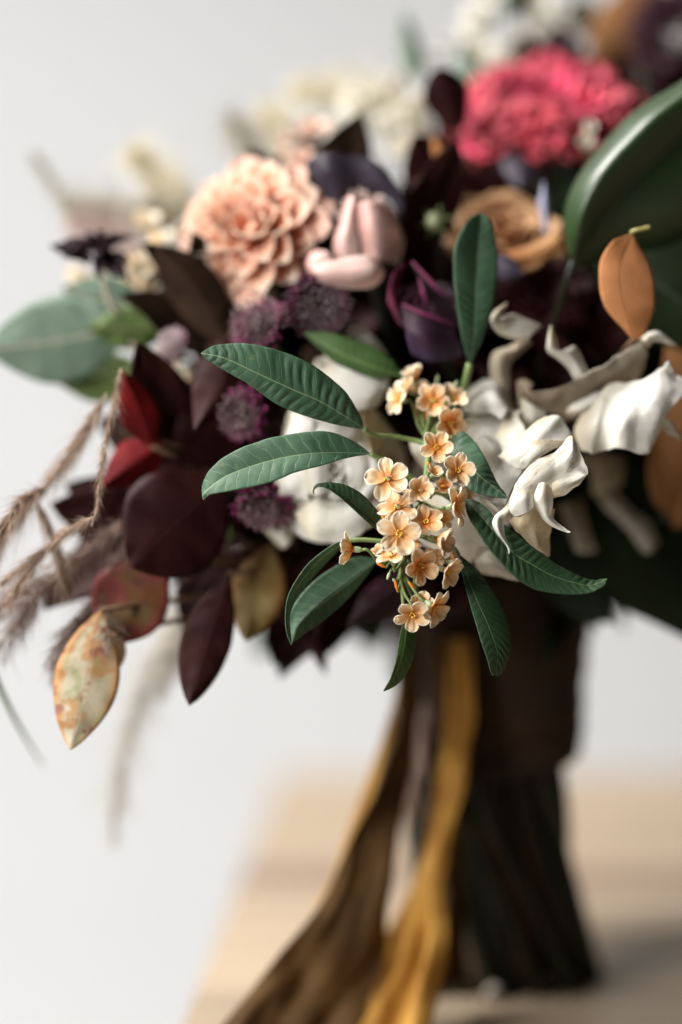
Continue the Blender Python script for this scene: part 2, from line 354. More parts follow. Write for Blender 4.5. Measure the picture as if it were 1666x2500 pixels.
# spoon petals in local space: +X length, Y width, cup towards +Z
def spoon(name, L, W, mat, cup0=1.0, cup1=.6, curl=0., tipp=.5, widest=.62, nu=14, nv=9, thick=.0003, basew=.25, ruff=0, seed=0, notch=0, pinch=0):
    V = np.zeros((nu, nv, 3))
    for i in range(nu):
        u = i/(nu-1)
        if u < widest: wf = basew+(1-basew)*math.sin(u/widest*math.pi/2)**1.1
        else: wf = max(0, 1-((u-widest)/(1-widest))**2)**tipp
        wf = max(wf, .02); A_ = cup0+(cup1-cup0)*u
        for j in range(nv):
            v = j/(nv-1)*2-1; a = v*A_; r = W/2*wf/max(.15, math.sin(min(A_, 1.57))) if A_ > .15 else 0
            if A_ > .15: y = r*math.sin(a); z = r*(1-math.cos(a))
            else: y = W/2*wf*v; z = 0
            x = u*L*(1-.5*pinch*abs(v)**2*0)-notch*L*(1-abs(v))**2*(u > .99)
            z += curl*L*u*u
            if ruff: z += ruff*noise.noise(Vector((u*3+seed, v*2.5, seed*1.7)))*L*(.3+u)
            V[i, j] = (x, y, z)
    return sheet_mesh(name, V, mat, thick)

# ------------------------------------------------------------------ stems: every flower runs through the tie down to the table
BIND = P(1195, 1600, 21); STEMS = [0]
def stem_of(th, p, r=.0021, mat=None, via=None, end=None):
    k = STEMS[0]; STEMS[0] += 1
    a = k*2.39996; rr = .034*math.sqrt(((k*7) % 23+.7)/23.5)
    b1 = BIND+Vector((math.cos(a)*rr*.95, math.sin(a)*rr*.8, .045)); b2 = BIND+Vector((math.cos(a+.5)*rr*.9, math.sin(a+.5)*rr*.75, -.05))
    foot = Vector((BIND.x+.003+math.cos(a+1.3)*rr*1.12, BIND.y+math.sin(a+1.3)*rr*.9+.0, .003))
    pts = [p]+([via] if via is not None else [])+[p.lerp(b1, .6)+Vector((0, .008, .0)), b1, b2, foot]
    th.tube('stem', pts, [r*.8, r, r*1.2, r*1.5, r*1.6], mat or m_stemd, n=26, sides=7)

# ================================================================== SETTING
b = MB('table_wood'); oc = nd(b.nt, 'ShaderNodeTexCoord').outputs['Object']
gr = b.noise(14, 5, .65, b.scale(oc, (.22, 3.2, 3)), .6); gf = b.noise(60, 4, .6, b.scale(oc, (.12, 5, 5)))
c = b.mix(b.ramp(gr, .3, .72), (.30, .225, .155), (.38, .30, .215)); c = b.mix(b.math('MULTIPLY', b.ramp(gf, .45, .8), .4), c, (.22, .155, .105))
hs = nd(b.nt, 'ShaderNodeHueSaturation'); b.l(c, hs.inputs['Color']); b.l(b.math('ADD', b.math('MULTIPLY', b.rand(), .24), .88), hs.inputs['Value'])
m_table = b.finish(hs.outputs[0], .5, .35, 0, None, gf, .25, .001)
m_tabled = plain('dark_table_wood', (.19, .13, .095), (.24, .17, .12), 20, .55, stretch=(.3, 3, 3), bump=.2)
m_wall = plain('backdrop_paint', (.76, .76, .765), (.785, .785, .785), 1.2, .9, bump=.05, bscale=60)

# pale wall running down into a pale floor in one sweep
ys = [(-3.0, -.78), (2.9, -.78), (3.5, -.74), (3.9, -.5), (4.05, 0), (4.1, 1.0), (4.1, 5.0)]
prof = crom([(0, y, z) for y, z in ys], 50)
V = np.array([[(x, p[1], p[2]) for x in np.linspace(-6, 6, 13)] for p in prof])
wall = bpy.data.objects.new('backdrop', sheet_mesh('backdrop', V, m_wall, .01)); COL.objects.link(wall); wall['kind'] = 'structure'; wall['label'] = 'pale grey seamless wall and floor behind the table'

# table: boards running left to right, left end cut straight
g0, g1 = G(446, 2500), G(690, 1885)
def left_x(y): return g0.x+(g1.x-g0.x)*(y-g0.y)/(g1.y-g0.y)
tbl = Thing('wooden_table', (.3, 1.2, -.75), 'pale wooden table of broad boards under the bouquet', 'table')
bounds = [G(833, y).y for y in (1885, 1990, 2112, 2168, 2280, 2402, 2560, 2760, 3050, 3500)]
for i in range(len(bounds)-1):
    y1, y0 = bounds[i]-.0012, bounds[i+1]+.0012
    n = 14; bm_v = []; bm_f = []
    xs = np.linspace(0, 1, n); x1 = 1.6
    prof = [(y0, -.030), (y0, -.003), (y0+.003, 0), (y1-.003, 0), (y1, -.003), (y1, -.030)]
    for t in xs:
        for (yy, zz) in prof:
            xl = left_x((y0+y1)/2)*.0+left_x(yy); x = xl+(x1-xl)*t
            bm_v.append((x-.3, yy-1.2, zz+.75))
    for a in range(n-1):
        for k in range(6): bm_f.append((a*6+k, a*6+(k+1) % 6, (a+1)*6+(k+1) % 6, (a+1)*6+k))
    bm_f += [tuple(range(6))[::-1], tuple((n-1)*6+k for k in range(6))]
    tbl.add('board', mesh_raw('board', bm_v, bm_f, m_tabled if i == 2 else m_table, smooth=False))
def box(th, name, lo, hi, mat):
    lo = A(lo)-th.L; hi = A(hi)-th.L; v = [(x, y, z) for x in (lo[0], hi[0]) for y in (lo[1], hi[1]) for z in (lo[2], hi[2])]
    f = [(0, 1, 3, 2), (4, 6, 7, 5), (0, 4, 5, 1), (2, 3, 7, 6), (0, 2, 6, 4), (1, 5, 7, 3)]
    return th.add(name, mesh_raw(name, v, f, mat, smooth=False))
for yy in (bounds[0]-.12, bounds[-1]+.15): box(tbl, 'rail', (left_x(yy)+.08, yy-.02, -.11), (1.5, yy+.02, -.032), m_tabled)
for yy in (bounds[0]-.12, bounds[-1]+.15):
    for xx in (left_x(bounds[0])+.14, 1.45): box(tbl, 'leg', (xx-.03, yy-.03, -.78), (xx+.03, yy+.03, -.112), m_tabled)

# ================================================================== ORANGE SPRIG (in focus)
sp0 = P(1045, 1085, 2)
sprig = Thing('orange_flowering_sprig', sp0, 'sprig of small apricot star florets with long narrow green leaves, hanging at the front', 'flowering sprig')
S = sprig
def St(pts, r0=.0011, r1=.0009, mat=None, n=16): S.tube('stalk', [P(*p) for p in pts], [r0, r1], mat or m_stem, n=n, sides=8)
S.tube('stem', [P(*p) for p in [(975, 1415, .6), (985, 1375, .9), (1010, 1300, 1.3), (1030, 1225, 1.5), (1042, 1160, 1.6), (1046, 1110, 1.9), (1042, 1078, 2.4), (1060, 1010, 4.5), (1100, 960, 8)]], [.0011, .0015, .0018], m_stem, n=40, bumps=.2)
stem_of(S, P(1100, 960, 8), .002)
# leaf A, B, C ... traced outline, each with its own depth
leaf(S, [(491, 862, 0), (547, 874, -.1), (623, 909, -.1), (712, 950, .1), (779, 979, .4), (846, 1019, .9), (888, 1047, 1.4)],
     [(520, 846), (556, 840), (600, 840), (645, 847), (700, 863), (757, 889), (793, 913), (824, 938), (850, 966), (871, 1000), (884, 1026)],
     [(508, 879), (534, 896), (567, 915), (601, 934), (640, 962), (677, 987), (715, 1004), (757, 1019), (792, 1029), (824, 1037), (860, 1044)], m_leaf, zL=.35, zR=.1, quilt=.0007, sp=.0042, nu=190, nv=28, k=.45, wave=.0008)
St([(886, 1045, 1.4), (915, 1062, 1.8), (960, 1066, 2.2), (1010, 1075, 2.4), (1042, 1083, 2.3)], .0010, .0011)
leaf(S, [(497, 1221, 0), (500, 1203, -.2), (547, 1166, -.2), (614, 1139, -.1), (686, 1119, 0), (757, 1108, .1), (829, 1106, .3), (905, 1108, .6)],
     [(495, 1190), (507, 1157), (525, 1137), (547, 1119), (580, 1100), (614, 1086), (650, 1074), (690, 1066), (735, 1058), (775, 1054), (800, 1056), (829, 1063), (855, 1074), (880, 1089)],
     [(513, 1209), (534, 1204), (563, 1200), (592, 1195), (632, 1187), (668, 1177), (695, 1166), (715, 1157), (739, 1150), (770, 1142), (802, 1133), (830, 1123), (858, 1116)], m_leaf, zL=.5, zR=-.55, quilt=.00022, sp=.0052, k=.5, nu=170, nv=26, wave=.0005)
St([(903, 1108, .6), (940, 1125, .8), (975, 1148, 1.1), (1005, 1165, 1.4), (1030, 1185, 1.5)], .0010, .0012)
leaf(S, [(767, 1208, -.2), (765, 1197, -.3), (772, 1187, -.3), (788, 1187, -.3), (820, 1200, -.2), (864, 1233, 0), (900, 1264, .3), (932, 1292, .7)],
     [(766, 1196), (773, 1184), (790, 1180), (811, 1179), (846, 1186), (882, 1206), (913, 1237), (930, 1262)],
     [(767, 1197), (776, 1189), (792, 1190), (811, 1200), (846, 1228), (891, 1270), (918, 1292)], m_leafd, zL=.3, zR=-.2, quilt=.0005, sp=.0026, nu=120, nv=20)
St([(931, 1290, .7), (960, 1305, 1.0), (1000, 1310, 1.3)], .0009, .0010)
leaf(S, [(1173, 519, 4.2), (1168, 606, 4), (1162, 712, 3.8), (1157, 819, 3.8), (1147, 893, 4)],
     [(1150, 530), (1131, 553), (1112, 590), (1106, 625), (1107, 675), (1115, 750), (1128, 829)],
     [(1190, 530), (1202, 553), (1213, 606), (1215, 640), (1213, 675), (1202, 750), (1178, 829)], m_leaf, zL=-.4, zR=.2, quilt=.0006, nu=100, wave=.0006, label='upright green leaf')
St([(1148, 888, 4), (1140, 920, 4.2), (1125, 965, 5), (1095, 1000, 5)], .0016, .0013)
leaf(S, [(742, 812, 5.5), (802, 849, 5), (869, 880, 4.8), (930, 902, 4.8), (985, 918, 5)],
     [(779, 811), (815, 815), (846, 825), (913, 849), (958, 880)], [(760, 832), (779, 849), (815, 885), (855, 903), (913, 922)], m_leafg, zL=.4, zR=0, quilt=.0004)
St([(984, 918, 5), (1020, 950, 5), (1050, 1010, 4.2)], .0010, .0012)
leaf(S, [(1239, 1216, .2), (1208, 1192, .3), (1159, 1151, .6), (1124, 1108, 1.2), (1108, 1066, 2)],
     [(1230, 1217), (1202, 1213), (1159, 1203), (1130, 1183), (1112, 1150), (1101, 1110)],
     [(1230, 1203), (1216, 1183), (1187, 1126), (1173, 1100), (1159, 1080), (1130, 1054)], m_leaf, zL=-.2, zR=.5, quilt=.0004, nu=110, nv=22, wave=.0006)
St([(1109, 1068, 2), (1080, 1070, 2.2), (1048, 1100, 2)], .0010, .0011)
leaf(S, [(1483, 1413, .1), (1455, 1427, 0), (1425, 1429, 0), (1353, 1408, -.1), (1299, 1379, -.1), (1244, 1343, 0), (1165, 1250, .5), (1136, 1222, 1)],
     [(1476, 1430), (1460, 1440), (1443, 1448), (1405, 1453), (1371, 1452), (1317, 1444), (1290, 1432), (1262, 1415), (1226, 1379), (1200, 1350), (1179, 1321), (1160, 1293), (1147, 1270), (1138, 1245)],
     [(1468, 1415), (1454, 1418), (1425, 1411), (1371, 1386), (1317, 1350), (1262, 1306), (1235, 1284), (1208, 1263), (1190, 1242), (1172, 1228), (1150, 1220)], m_leafd, zL=-.5, zR=.4, quilt=.00055, sp=.0034, nu=190, nv=28, wave=.0004)
St([(1138, 1224, 1), (1110, 1215, 1.5), (1060, 1200, 1.6)], .0010, .0011)
leaf(S, [(1203, 1648, 0), (1214, 1600, 0), (1192, 1529, 0), (1165, 1470, .2), (1138, 1399, .6), (1120, 1353, 1)],
     [(1196, 1635), (1189, 1610), (1176, 1573), (1160, 1519), (1143, 1459), (1127, 1395)],
     [(1219, 1648), (1233, 1628), (1242, 1600), (1245, 1562), (1235, 1508), (1208, 1454), (1170, 1399), (1140, 1370)], m_leafd, zL=-.25, zR=.5, quilt=.0005, nu=120, nv=22)
St([(1121, 1355, 1), (1110, 1338, 1), (1090, 1328, 1.1), (1060, 1322, 1.3), (1010, 1300, 1.4)], .0008, .0010)
leaf(S, [(936, 1688, .2), (958, 1660, .2), (981, 1600, .2), (989, 1548, .4), (988, 1505, .7)],
     [(945, 1672), (954, 1654), (967, 1611), (976, 1551)], [(958, 1677), (978, 1660), (1002, 1622), (1013, 1567), (1008, 1524)], m_leafg, zL=-.2, zR=.5, quilt=.0004, nu=100)
St([(987, 1508, .7), (984, 1460, .8), (980, 1410, .7)], .0007, .0009)
leaf(S, [(712, 1573, .4), (702, 1530, .4), (708, 1470, .5), (735, 1420, .6), (785, 1362, .8), (848, 1319, 1.2)],
     [(700, 1545), (696, 1500), (703, 1455), (725, 1412), (758, 1370), (813, 1329)], [(708, 1550), (704, 1512), (715, 1475), (742, 1432), (786, 1383), (829, 1340)], m_leaf, zL=-.3, zR=.7, quilt=.0005, nu=110)
St([(847, 1320, 1.2), (890, 1318, 1.2), (940, 1322, 1.2), (1000, 1322, 1.3)], .0010, .0010)
leaf(S, [(711, 1573, 1.2), (731, 1529, 1.2), (786, 1475, 1.6), (856, 1421, 2), (925, 1365, 2.4)],
     [(703, 1550), (704, 1510), (722, 1470), (760, 1425), (810, 1388), (870, 1360)], [(725, 1562), (765, 1536), (810, 1502), (851, 1464), (890, 1415)], m_leaf, zL=.1, zR=.3, quilt=.0003, nu=90, bulge=-.14, wave=.0006)
St([(924, 1366, 2.4), (950, 1350, 2), (985, 1345, 1.4)], .0010, .0010)
leaf(S, [(1040, 1416, 1), (1020, 1424, 1), (1004, 1428, 1.1)], [(1025, 1415), (1010, 1420)], [(1030, 1424), (1010, 1430)], m_leafd, nu=24, nv=8)

# floret kit
PX = PXM
flo_meshes = {}
for key, mt in (('a', m_flo), ('b', m_flo2)):
    flo_meshes[key] = [spoon('petal', 47*PX, w*1.10*PX, mt, c0, c1, cu, tp, wd, 15, 11, .00028, .30, rf, sd, nt)
        for (w, c0, c1, cu, tp, wd, rf, sd, nt) in ((37, .9, .50, -.05, .50, .62, .07, 1, 0), (40, .8, .45, .06, .48, .64, .09, 2, .04), (34, .9, .65, -.16, .5, .60, .07, 3, 0),
                                                   (38, .9, .75, .16, .46, .66, .10, 4, .05), (33, .7, .35, .0, .52, .6, .12, 5, 0))]
def sph(r, sx=1, sy=1, sz=1, c=(0, 0, 0), nu=8, nv=6):
    V = [(c[0], c[1], c[2]-r*sz)]; F = []
    for i in range(1, nv):
        a = -math.pi/2+math.pi*i/nv
        for k in range(nu): q = 2*math.pi*k/nu; V.append((c[0]+r*sx*math.cos(a)*math.cos(q), c[1]+r*sy*math.cos(a)*math.sin(q), c[2]+r*sz*math.sin(a)))
    V.append((c[0], c[1], c[2]+r*sz)); e = len(V)-1
    for k in range(nu): F.append((0, 1+(k+1) % nu, 1+k)); F.append((e, e-nu+k, e-nu+(k+1) % nu))
    for i in range(nv-2):
        for k in range(nu): F.append((1+i*nu+k, 1+i*nu+(k+1) % nu, 1+(i+1)*nu+(k+1) % nu, 1+(i+1)*nu+k))
    return V, F
def join(parts):
    V = []; F = []
    for v, f in parts:
        o = len(V); V += list(v); F += [tuple(i+o for i in q) for q in f]
    return V, F
def revolve(prof, n=14):
    V = []; F = []
    for (r, z) in prof:
        for k in range(n): q = 2*math.pi*k/n; V.append((r*math.cos(q), r*math.sin(q), z))
    for i in range(len(prof)-1):
        for k in range(n): F.append((i*n+k, i*n+(k+1) % n, (i+1)*n+(k+1) % n, (i+1)*n+k))
    F.append(tuple((len(prof)-1)*n+k for k in range(n))); F.append(tuple(range(n))[::-1]); return V, F
me_throat = mesh_raw('floret', *revolve([(1.5*PX, -15*PX), (3*PX, -13*PX), (5*PX, -6*PX), (8*PX, -1*PX), (9.5*PX, 2*PX), (8.4*PX, 4*PX), (6.5*PX, 3*PX), (4*PX, 0), (.5*PX, -1*PX)]), m_flo2)
me_calyx = mesh_raw('calyx', *revolve([(1.6*PX, -26*PX), (5*PX, -24*PX), (7.5*PX, -18*PX), (8.5*PX, -10*PX), (8*PX, -4*PX), (5*PX, -4*PX)]), m_pist)
def strand(p0, p1, r, sides=4):
    p0, p1 = Vector(p0), Vector(p1); d = (p1-p0).normalized(); a = d.orthogonal().normalized(); b_ = d.cross(a); V = []
    for p in (p0, p1):
        for k in range(sides): q = 2*math.pi*k/sides; V.append(tuple(p+a*r*math.cos(q)+b_*r*math.sin(q)))
    F = [(k, (k+1) % sides, sides+(k+1) % sides, sides+k) for k in range(sides)]; return V, F
def anthers(n, rad, h, s, seed):
    rd = random.Random(seed); ps = []
    for k in range(n):
        a = 2*math.pi*k/n+rd.uniform(-.3, .3); rr = rad*rd.uniform(.6, 1.15); z = h*rd.uniform(.7, 1.2)
        p = (rr*math.cos(a), rr*math.sin(a), z); ps.append(strand((rr*.6*math.cos(a), rr*.6*math.sin(a), 0), p, .5*PX)); ps.append(sph(s, 1.2, .9, 1.1, p, 6, 4))
    return join(ps)
me_anth = [mesh_raw('anthers', *anthers(n, r*PX, h*PX, 2.3*PX, sd), m_anther) for n, r, h, sd in ((9, 7.5, 11, 1), (10, 6.5, 12, 2), (8, 6, 10, 3))]
me_pist = mesh_raw('pistil', *join([sph(5*PX, 1, 1, 1.25, (0, 0, 12*PX), 10, 8), strand((0, 0, 0), (0, 0, 9*PX), 2*PX, 6)]), m_pist)
me_stig = mesh_raw('stigma', *join([strand((0, 0, 17*PX), (9*PX*math.cos(a)*e, 9*PX*math.sin(a)*e, (25+4*e)*PX), .9*PX) for a, e in ((.3, .8), (1.6, 1), (2.9, .7), (4.1, 1), (5.3, .85))]), m_stig)
me_cor = mesh_raw('corona', *join([sph(3.2*PX, 1, 1, .9, (8*PX*math.cos(a), 8*PX*math.sin(a), 1*PX), 6, 4) for a in np.linspace(0, 6.0, 9)]), m_corona)

def floret(x, y, dz, n, roll, r, pitch=12, key='a', pist=False, lens=None, anch=None, seed=0, pitches=None, cent=True, th=None):
    th = th or S; rd = random.Random(seed*31+int(x)); sc = r/50
    pos = P(x, y, dz); N = cd(*n); Mw = Matrix.Translation(pos-Vector(th.L))@basis(N, roll)@Matrix.Scale(sc, 4)
    f = th.add('floret', me_throat, mat4=Mw)
    for k in range(5):
        ln = (lens[k] if lens else 1)*rd.uniform(.96, 1.05); pt = (pitches[k] if pitches else pitch)+rd.uniform(-5, 5)
        m = Matrix.Rotation(R(72*k+rd.uniform(-5, 5)), 4, 'Z')@Matrix.Translation((6.0*PX, 0, 2.0*PX+.3*PX*(k % 2)))@Matrix.Rotation(-R(pt), 4, 'Y')@Matrix.Rotation(R(rd.uniform(-9, 9)), 4, 'X')@Matrix.Diagonal((ln, ln*rd.uniform(.95, 1.05), 1, 1))
        th.add('petal', flo_meshes[key][rd.randrange(5)], f, m)
    th.add('calyx', me_calyx, f)
    if cent:
        th.add('anthers', me_anth[seed % 3], f)
        if pist: th.add('pistil', me_pist, f); th.add('stigma', me_stig, f); th.add('corona', me_cor, f)
    if anch is not None:
        bk = pos-N*26*PX*sc
        th.tube('stalk', [bk, bk-N*14*PX, bk.lerp(P(*anch), .6)+Vector((0, .001, -.001)), P(*anch)], [.0007, .0007, .0008], m_stem, n=12, sides=6)
    return f

FL_ = [  # x, y, dz, normal, roll, radius, pitch, key, pistil, anchor
 (948, 1172, -.3, (-.10, .42, .9), 104, 54, 8, 'a', 1, (1030, 1225, 1.5)),
 (1026, 1197, -.5, (.12, .10, 1), 76, 38, 34, 'a', 1, (1035, 1215, 1.5)),
 (1117, 1150, -.2, (.15, .18, .95), 74, 44, 22, 'a', 0, (1042, 1160, 1.6)),
 (972, 1243, .5, (-.1, .60, .8), 110, 52, 10, 'a', 1, (1025, 1245, 1.4)),
 (975, 1303, -.8, (-.05, .05, 1), 82, 53, 14, 'a', 0, (1012, 1300, 1.3)),
 (1040, 1277, .3, (.10, .55, .85), 100, 44, 26, 'b', 0, (1020, 1262, 1.4)),
 (1112, 1236, .2, (.88, .15, .45), 160, 50, 10, 'a', 0, (1030, 1225, 1.5)),
 (1066, 1316, -.1, (.86, -.18, .42), 175, 46, 48, 'a', 0, (1015, 1300, 1.3)),
 (958, 1362, .0, (-.18, .86, .42), 95, 44, 8, 'a', 1, (992, 1362, 1.0)),
 (1022, 1381, -.6, (.55, -.15, .75), 128, 48, 24, 'b', 0, (995, 1365, 1.0)),
 (1088, 1392, -.2, (.80, -.35, .5), 108, 45, 30, 'a', 0, (1000, 1350, 1.1)),
 (1007, 1497, -.3, (.05, -.52, .8), 62, 47, 20, 'a', 0, (978, 1420, .6)),
 (1058, 1480, .0, (.78, -.45, .45), 130, 50, 14, 'a', 0, (985, 1400, .8)),
 (862, 1341, .1, (-.92, .05, -.15), 90, 46, 30, 'a', 0, (945, 1375, .9)),
 (1056, 979, 3.0, (.05, .25, .95), 60, 43, 18, 'b', 0, (1040, 1060, 2.6)),
 (1097, 1036, 2.4, (.5, .0, .85), 55, 44, 18, 'b', 0, (1044, 1075, 2.4)),
 (1065, 1094, 1.3, (.10, .25, .95), 60, 42, 18, 'b', 0, (1046, 1120, 1.8)),
 (975, 975, 3.2, (-.85, .15, .5), 82, 45, 14, 'a', 0, (1040, 1068, 2.5)),
 (1014, 926, 4.0, (-.3, .9, .3), 80, 38, 52, 'a', 0, (1040, 1060, 2.7)),
 (1103, 975, 3.4, (.25, .6, .75), 100, 40, 26, 'a', 0, (1043, 1072, 2.4)),
 (1058, 1158, .9, (.4, .6, .7), 100, 26, 40, 'a', 0, (1044, 1150, 1.6)),
 (1132, 1212, 1.5, (.6, .5, .6), 80, 34, 20, 'a', 0, (1038, 1180, 1.6)),
 (1030, 958, 4.2, (.0, .7, .6), 90, 34, 20, 'b', 0, (1040, 1060, 2.8)),
 (1000, 1222, 1.0, (-.3, .7, .6), 40, 32, 30, 'b', 0, (1030, 1225, 1.5)),
 (998, 1338, .5, (.3, .5, .8), 20, 34, 30, 'b', 0, (1005, 1330, 1.2)),
 (938, 1268, 1.0, (-.7, .2, .6), 10, 30, 35, 'a', 0, (1015, 1275, 1.4)),
 (1078, 1268, .9, (.6, .3, .7), 20, 30, 24, 'a', 0, (1025, 1245, 1.4)),
 (1052, 1362, .5, (.3, -.2, .9), 50, 34, 30, 'b', 0, (1000, 1340, 1.1)),
 (1030, 1478, .6, (.1, .3, .9), 10, 34, 30, 'a', 0, (985, 1410, .7)),
 (1082, 1092, 1.9, (.7, .4, .5), 45, 32, 24, 'a', 0, (1046, 1110, 1.9)),
 (1040, 1000, 3.6, (-.5, -.2, .8), 15, 32, 26, 'b', 0, (1042, 1060, 2.5)),
 (998, 952, 3.8, (-.7, .5, .5), 25, 34, 30, 'a', 0, (1040, 1062, 2.6)),
 (1085, 1188, 1.1, (.1, .2, .9), 25, 28, 40, 'b', 0, (1038, 1180, 1.6)),
 (930, 1352, .6, (-.4, .6, .6), 25, 26, 45, 'a', 0, (985, 1370, 1.0)),
 (1100, 1362, .6, (.9, .4, .2), 25, 30, 30, 'a', 0, (1000, 1350, 1.1)),
]
for i, (x, y, dz, n, roll, r, pt, key, pis, an) in enumerate(FL_): floret(x, y, dz, n, roll, r, pt, key, bool(pis), None, an, i)
# closed buds
for i, (x, y, dz, ln, ax, mt) in enumerate([(1075, 1187, .9, 16, (.9, .1, .3), m_flo), (1063, 1198, 1.0, 14, (.8, -.2, .3), m_flo), (943, 1385, .4, 26, (-.9, .4, .2), m_flo2), (1013, 1438, .6, 24, (-.5, .6, .1), m_flo2), (1020, 1448, .7, 18, (.7, -.4, .3), m_flo),
        (1016, 1322, .2, 15, (.1, .3, .9), m_flo), (953, 1395, .5, 22, (-.3, -.8, .2), m_pist), (968, 1422, .6, 14, (-.6, .6, .3), m_pist), (1052, 1140, .9, 15, (-.6, .8, .2), m_flo2), (972, 1445, .5, 30, (-.25, .9, .2), m_flo2), (1110, 948, 4, 20, (.3, .9, .2), m_pist), (1065, 940, 4.4, 26, (.2, .9, .1), m_pist), (1120, 1195, 1, 14, (.9, 0, .2), m_pist)]):
    v, f = revolve([(.8*PX, 0), (3*PX, ln*.15*PX), (4.2*PX, ln*.45*PX), (3.6*PX, ln*.75*PX), (1.4*PX, ln*PX)], 9)
    S.add('bud', mesh_raw('bud', v, f, mt), mat4=Matrix.Translation(P(x, y, dz)-Vector(S.L))@basis(cd(*ax), 30))
    e = P(x, y, dz); S.tube('stalk', [e, e.lerp(P(x*.5+1010*.5, y*.6+1290*.4 if y > 1100 else y*.4+1078*.6, 1.3), .5)], [.0006, .0007], m_stem, n=6, sides=6)

# ================================================================== WHITE BLOOMS
def rose(th, c, n, Rr, mats, nl=22, roll=0, open_=1.0, seed=0, h=.75, ruffle=.10, span=(1.9, 1.7), thick=.0006, core=.10, nu=18, nv=17, flare=.55):
    rd = random.Random(seed); N = Vector(n).normalized(); B = basis(N, roll); off = Vector(c)-Vector(th.L)
    for i in range(nl):
        t = i/(nl-1); phi0 = i*2.39996+rd.uniform(-.15, .15); rin = Rr*core*(.3+t*1.5); rout = Rr*(.09+.91*t**.9)*rd.uniform(.93, 1.05)
        H = Rr*h*(1.0-.25*t-.55*open_*t*t)*rd.uniform(.94, 1.06); sp = span[0]+(span[1]-span[0])*t; V = np.zeros((nu, nv, 3))
        fl = flare*open_*t*Rr
        for a in range(nu):
            u = a/(nu-1); wf = (.25+.75*math.sin(min(1, u/.6)*math.pi/2)) if u < .6 else (1-.55*((u-.6)/.4)**3)
            for b_ in range(nv):
                v = b_/(nv-1)*2-1; uu = u*(1-.10*abs(v)**3); ph = phi0+v*sp/2*wf
                rr = rin+(rout-rin)*math.sin(uu*math.pi/2)**(1.0+.2*(1-t))+fl*max(0, uu-.72)**1.3*1.7
                z = -Rr*.12+(H+Rr*.12)*(uu**(.85+.5*t*open_))-fl*max(0, uu-.8)**1.4*3.2
                q = Vector((math.cos(ph)*2.2+seed, math.sin(ph)*2.2+i*1.7, uu*1.6)); w_ = noise.noise(q)*ruffle*Rr*(.25+uu**2)
                V[a, b_] = (rr+w_*.6)*math.cos(ph), (rr+w_*.6)*math.sin(ph), z+w_*.7+noise.noise(q*2.6)*ruffle*.35*Rr*uu**3
        th.add('petal', sheet_mesh('petal', V, mats[i % len(mats)], thick), mat4=Matrix.Translation(off)@B)

W1 = Thing('white_ranunculus', P(812, 1155, 6), 'large open white ranunculus behind the two long green leaves', 'white flower')
rose(W1, P(812, 1160, 5.6), cd(-.35, .3, .88), 150*PX*1.0, [m_white], 8, 20, .95, 3, h=.36, ruffle=.10, span=(2.6, 2.5))
rose(W1, P(822, 1160, 4.9), cd(-.2, .2, .95), 62*PX, [m_white], 9, 50, .7, 5, h=.42, ruffle=.08, span=(2.3, 2.2))
patch(W1, [[(760, 1085, 4.7), (742, 1140, 4.6), (752, 1205, 4.6)], [(785, 1085, 4.5), (775, 1145, 4.35), (780, 1210, 4.4)], [(812, 1100, 4.6), (800, 1150, 4.5), (806, 1200, 4.6)]], m_white, wave=.001, seed=104)
patch(W1, [[(905, 1085, 5.2), (925, 1140, 5.0), (915, 1205, 5.0)], [(875, 1085, 4.8), (890, 1145, 4.5), (880, 1215, 4.6)], [(845, 1105, 4.7), (856, 1150, 4.5), (845, 1205, 4.6)]], m_white, wave=.001, seed=105)
patch(W1, [[(712, 1000, 6.0), (686, 1060, 6.2), (674, 1150, 6.3), (690, 1230, 6.2), (715, 1290, 6.2)], [(735, 1010, 5.0), (715, 1080, 5.0), (702, 1160, 5.0), (720, 1230, 5.1), (740, 1285, 5.5)], [(770, 1030, 4.7), (752, 1090, 4.6), (742, 1160, 4.5), (755, 1220, 4.7), (775, 1265, 5.1)]], m_white, wave=.0022, seed=101)
patch(W1, [[(712, 1200, 5.6), (722, 1255, 4.9), (744, 1303, 4.6)], [(775, 1205, 5.2), (772, 1265, 4.1), (764, 1319, 3.9)], [(840, 1210, 5.1), (845, 1270, 3.9), (846, 1323, 3.6)], [(895, 1195, 5.2), (903, 1250, 4.1), (897, 1294, 3.8)], [(930, 1170, 5.6), (948, 1215, 4.8), (955, 1255, 4.5)]], m_white, wave=.0022, seed=102)
patch(W1, [[(715, 1005, 5.8), (760, 985, 6.0), (820, 985, 6.2), (880, 1010, 6.2), (930, 1060, 6.4)], [(735, 1050, 5.0), (775, 1030, 5.0), (820, 1030, 5.1), (865, 1050, 5.2), (905, 1095, 5.5)], [(765, 1095, 4.7), (790, 1080, 4.6), (820, 1078, 4.6), (850, 1090, 4.8), (875, 1120, 5.0)]], m_white, wave=.0022, seed=103)
patch(W1, [[(775, 990, 5.5), (765, 960, 6), (765, 920, 6.5), (770, 880, 7)], [(840, 1000, 5), (850, 950, 5.2), (850, 890, 5.8), (840, 860, 6.5)], [(895, 1000, 5), (905, 960, 4.8), (910, 915, 5.4), (905, 890, 6.2)], [(925, 990, 5.6), (940, 960, 5.2), (952, 925, 5.4), (945, 910, 6)]], m_white, wave=.0015, seed=2)
patch(W1, [[(880, 1010, 5), (900, 1080, 4.6), (915, 1150, 4.8), (930, 1200, 5.5)], [(915, 1000, 6), (940, 1060, 6.5), (960, 1130, 6), (985, 1180, 6)], [(950, 1040, 8), (985, 1090, 8), (1000, 1150, 7.5), (1010, 1180, 7)]], m_stain, wave=.0015, seed=5)
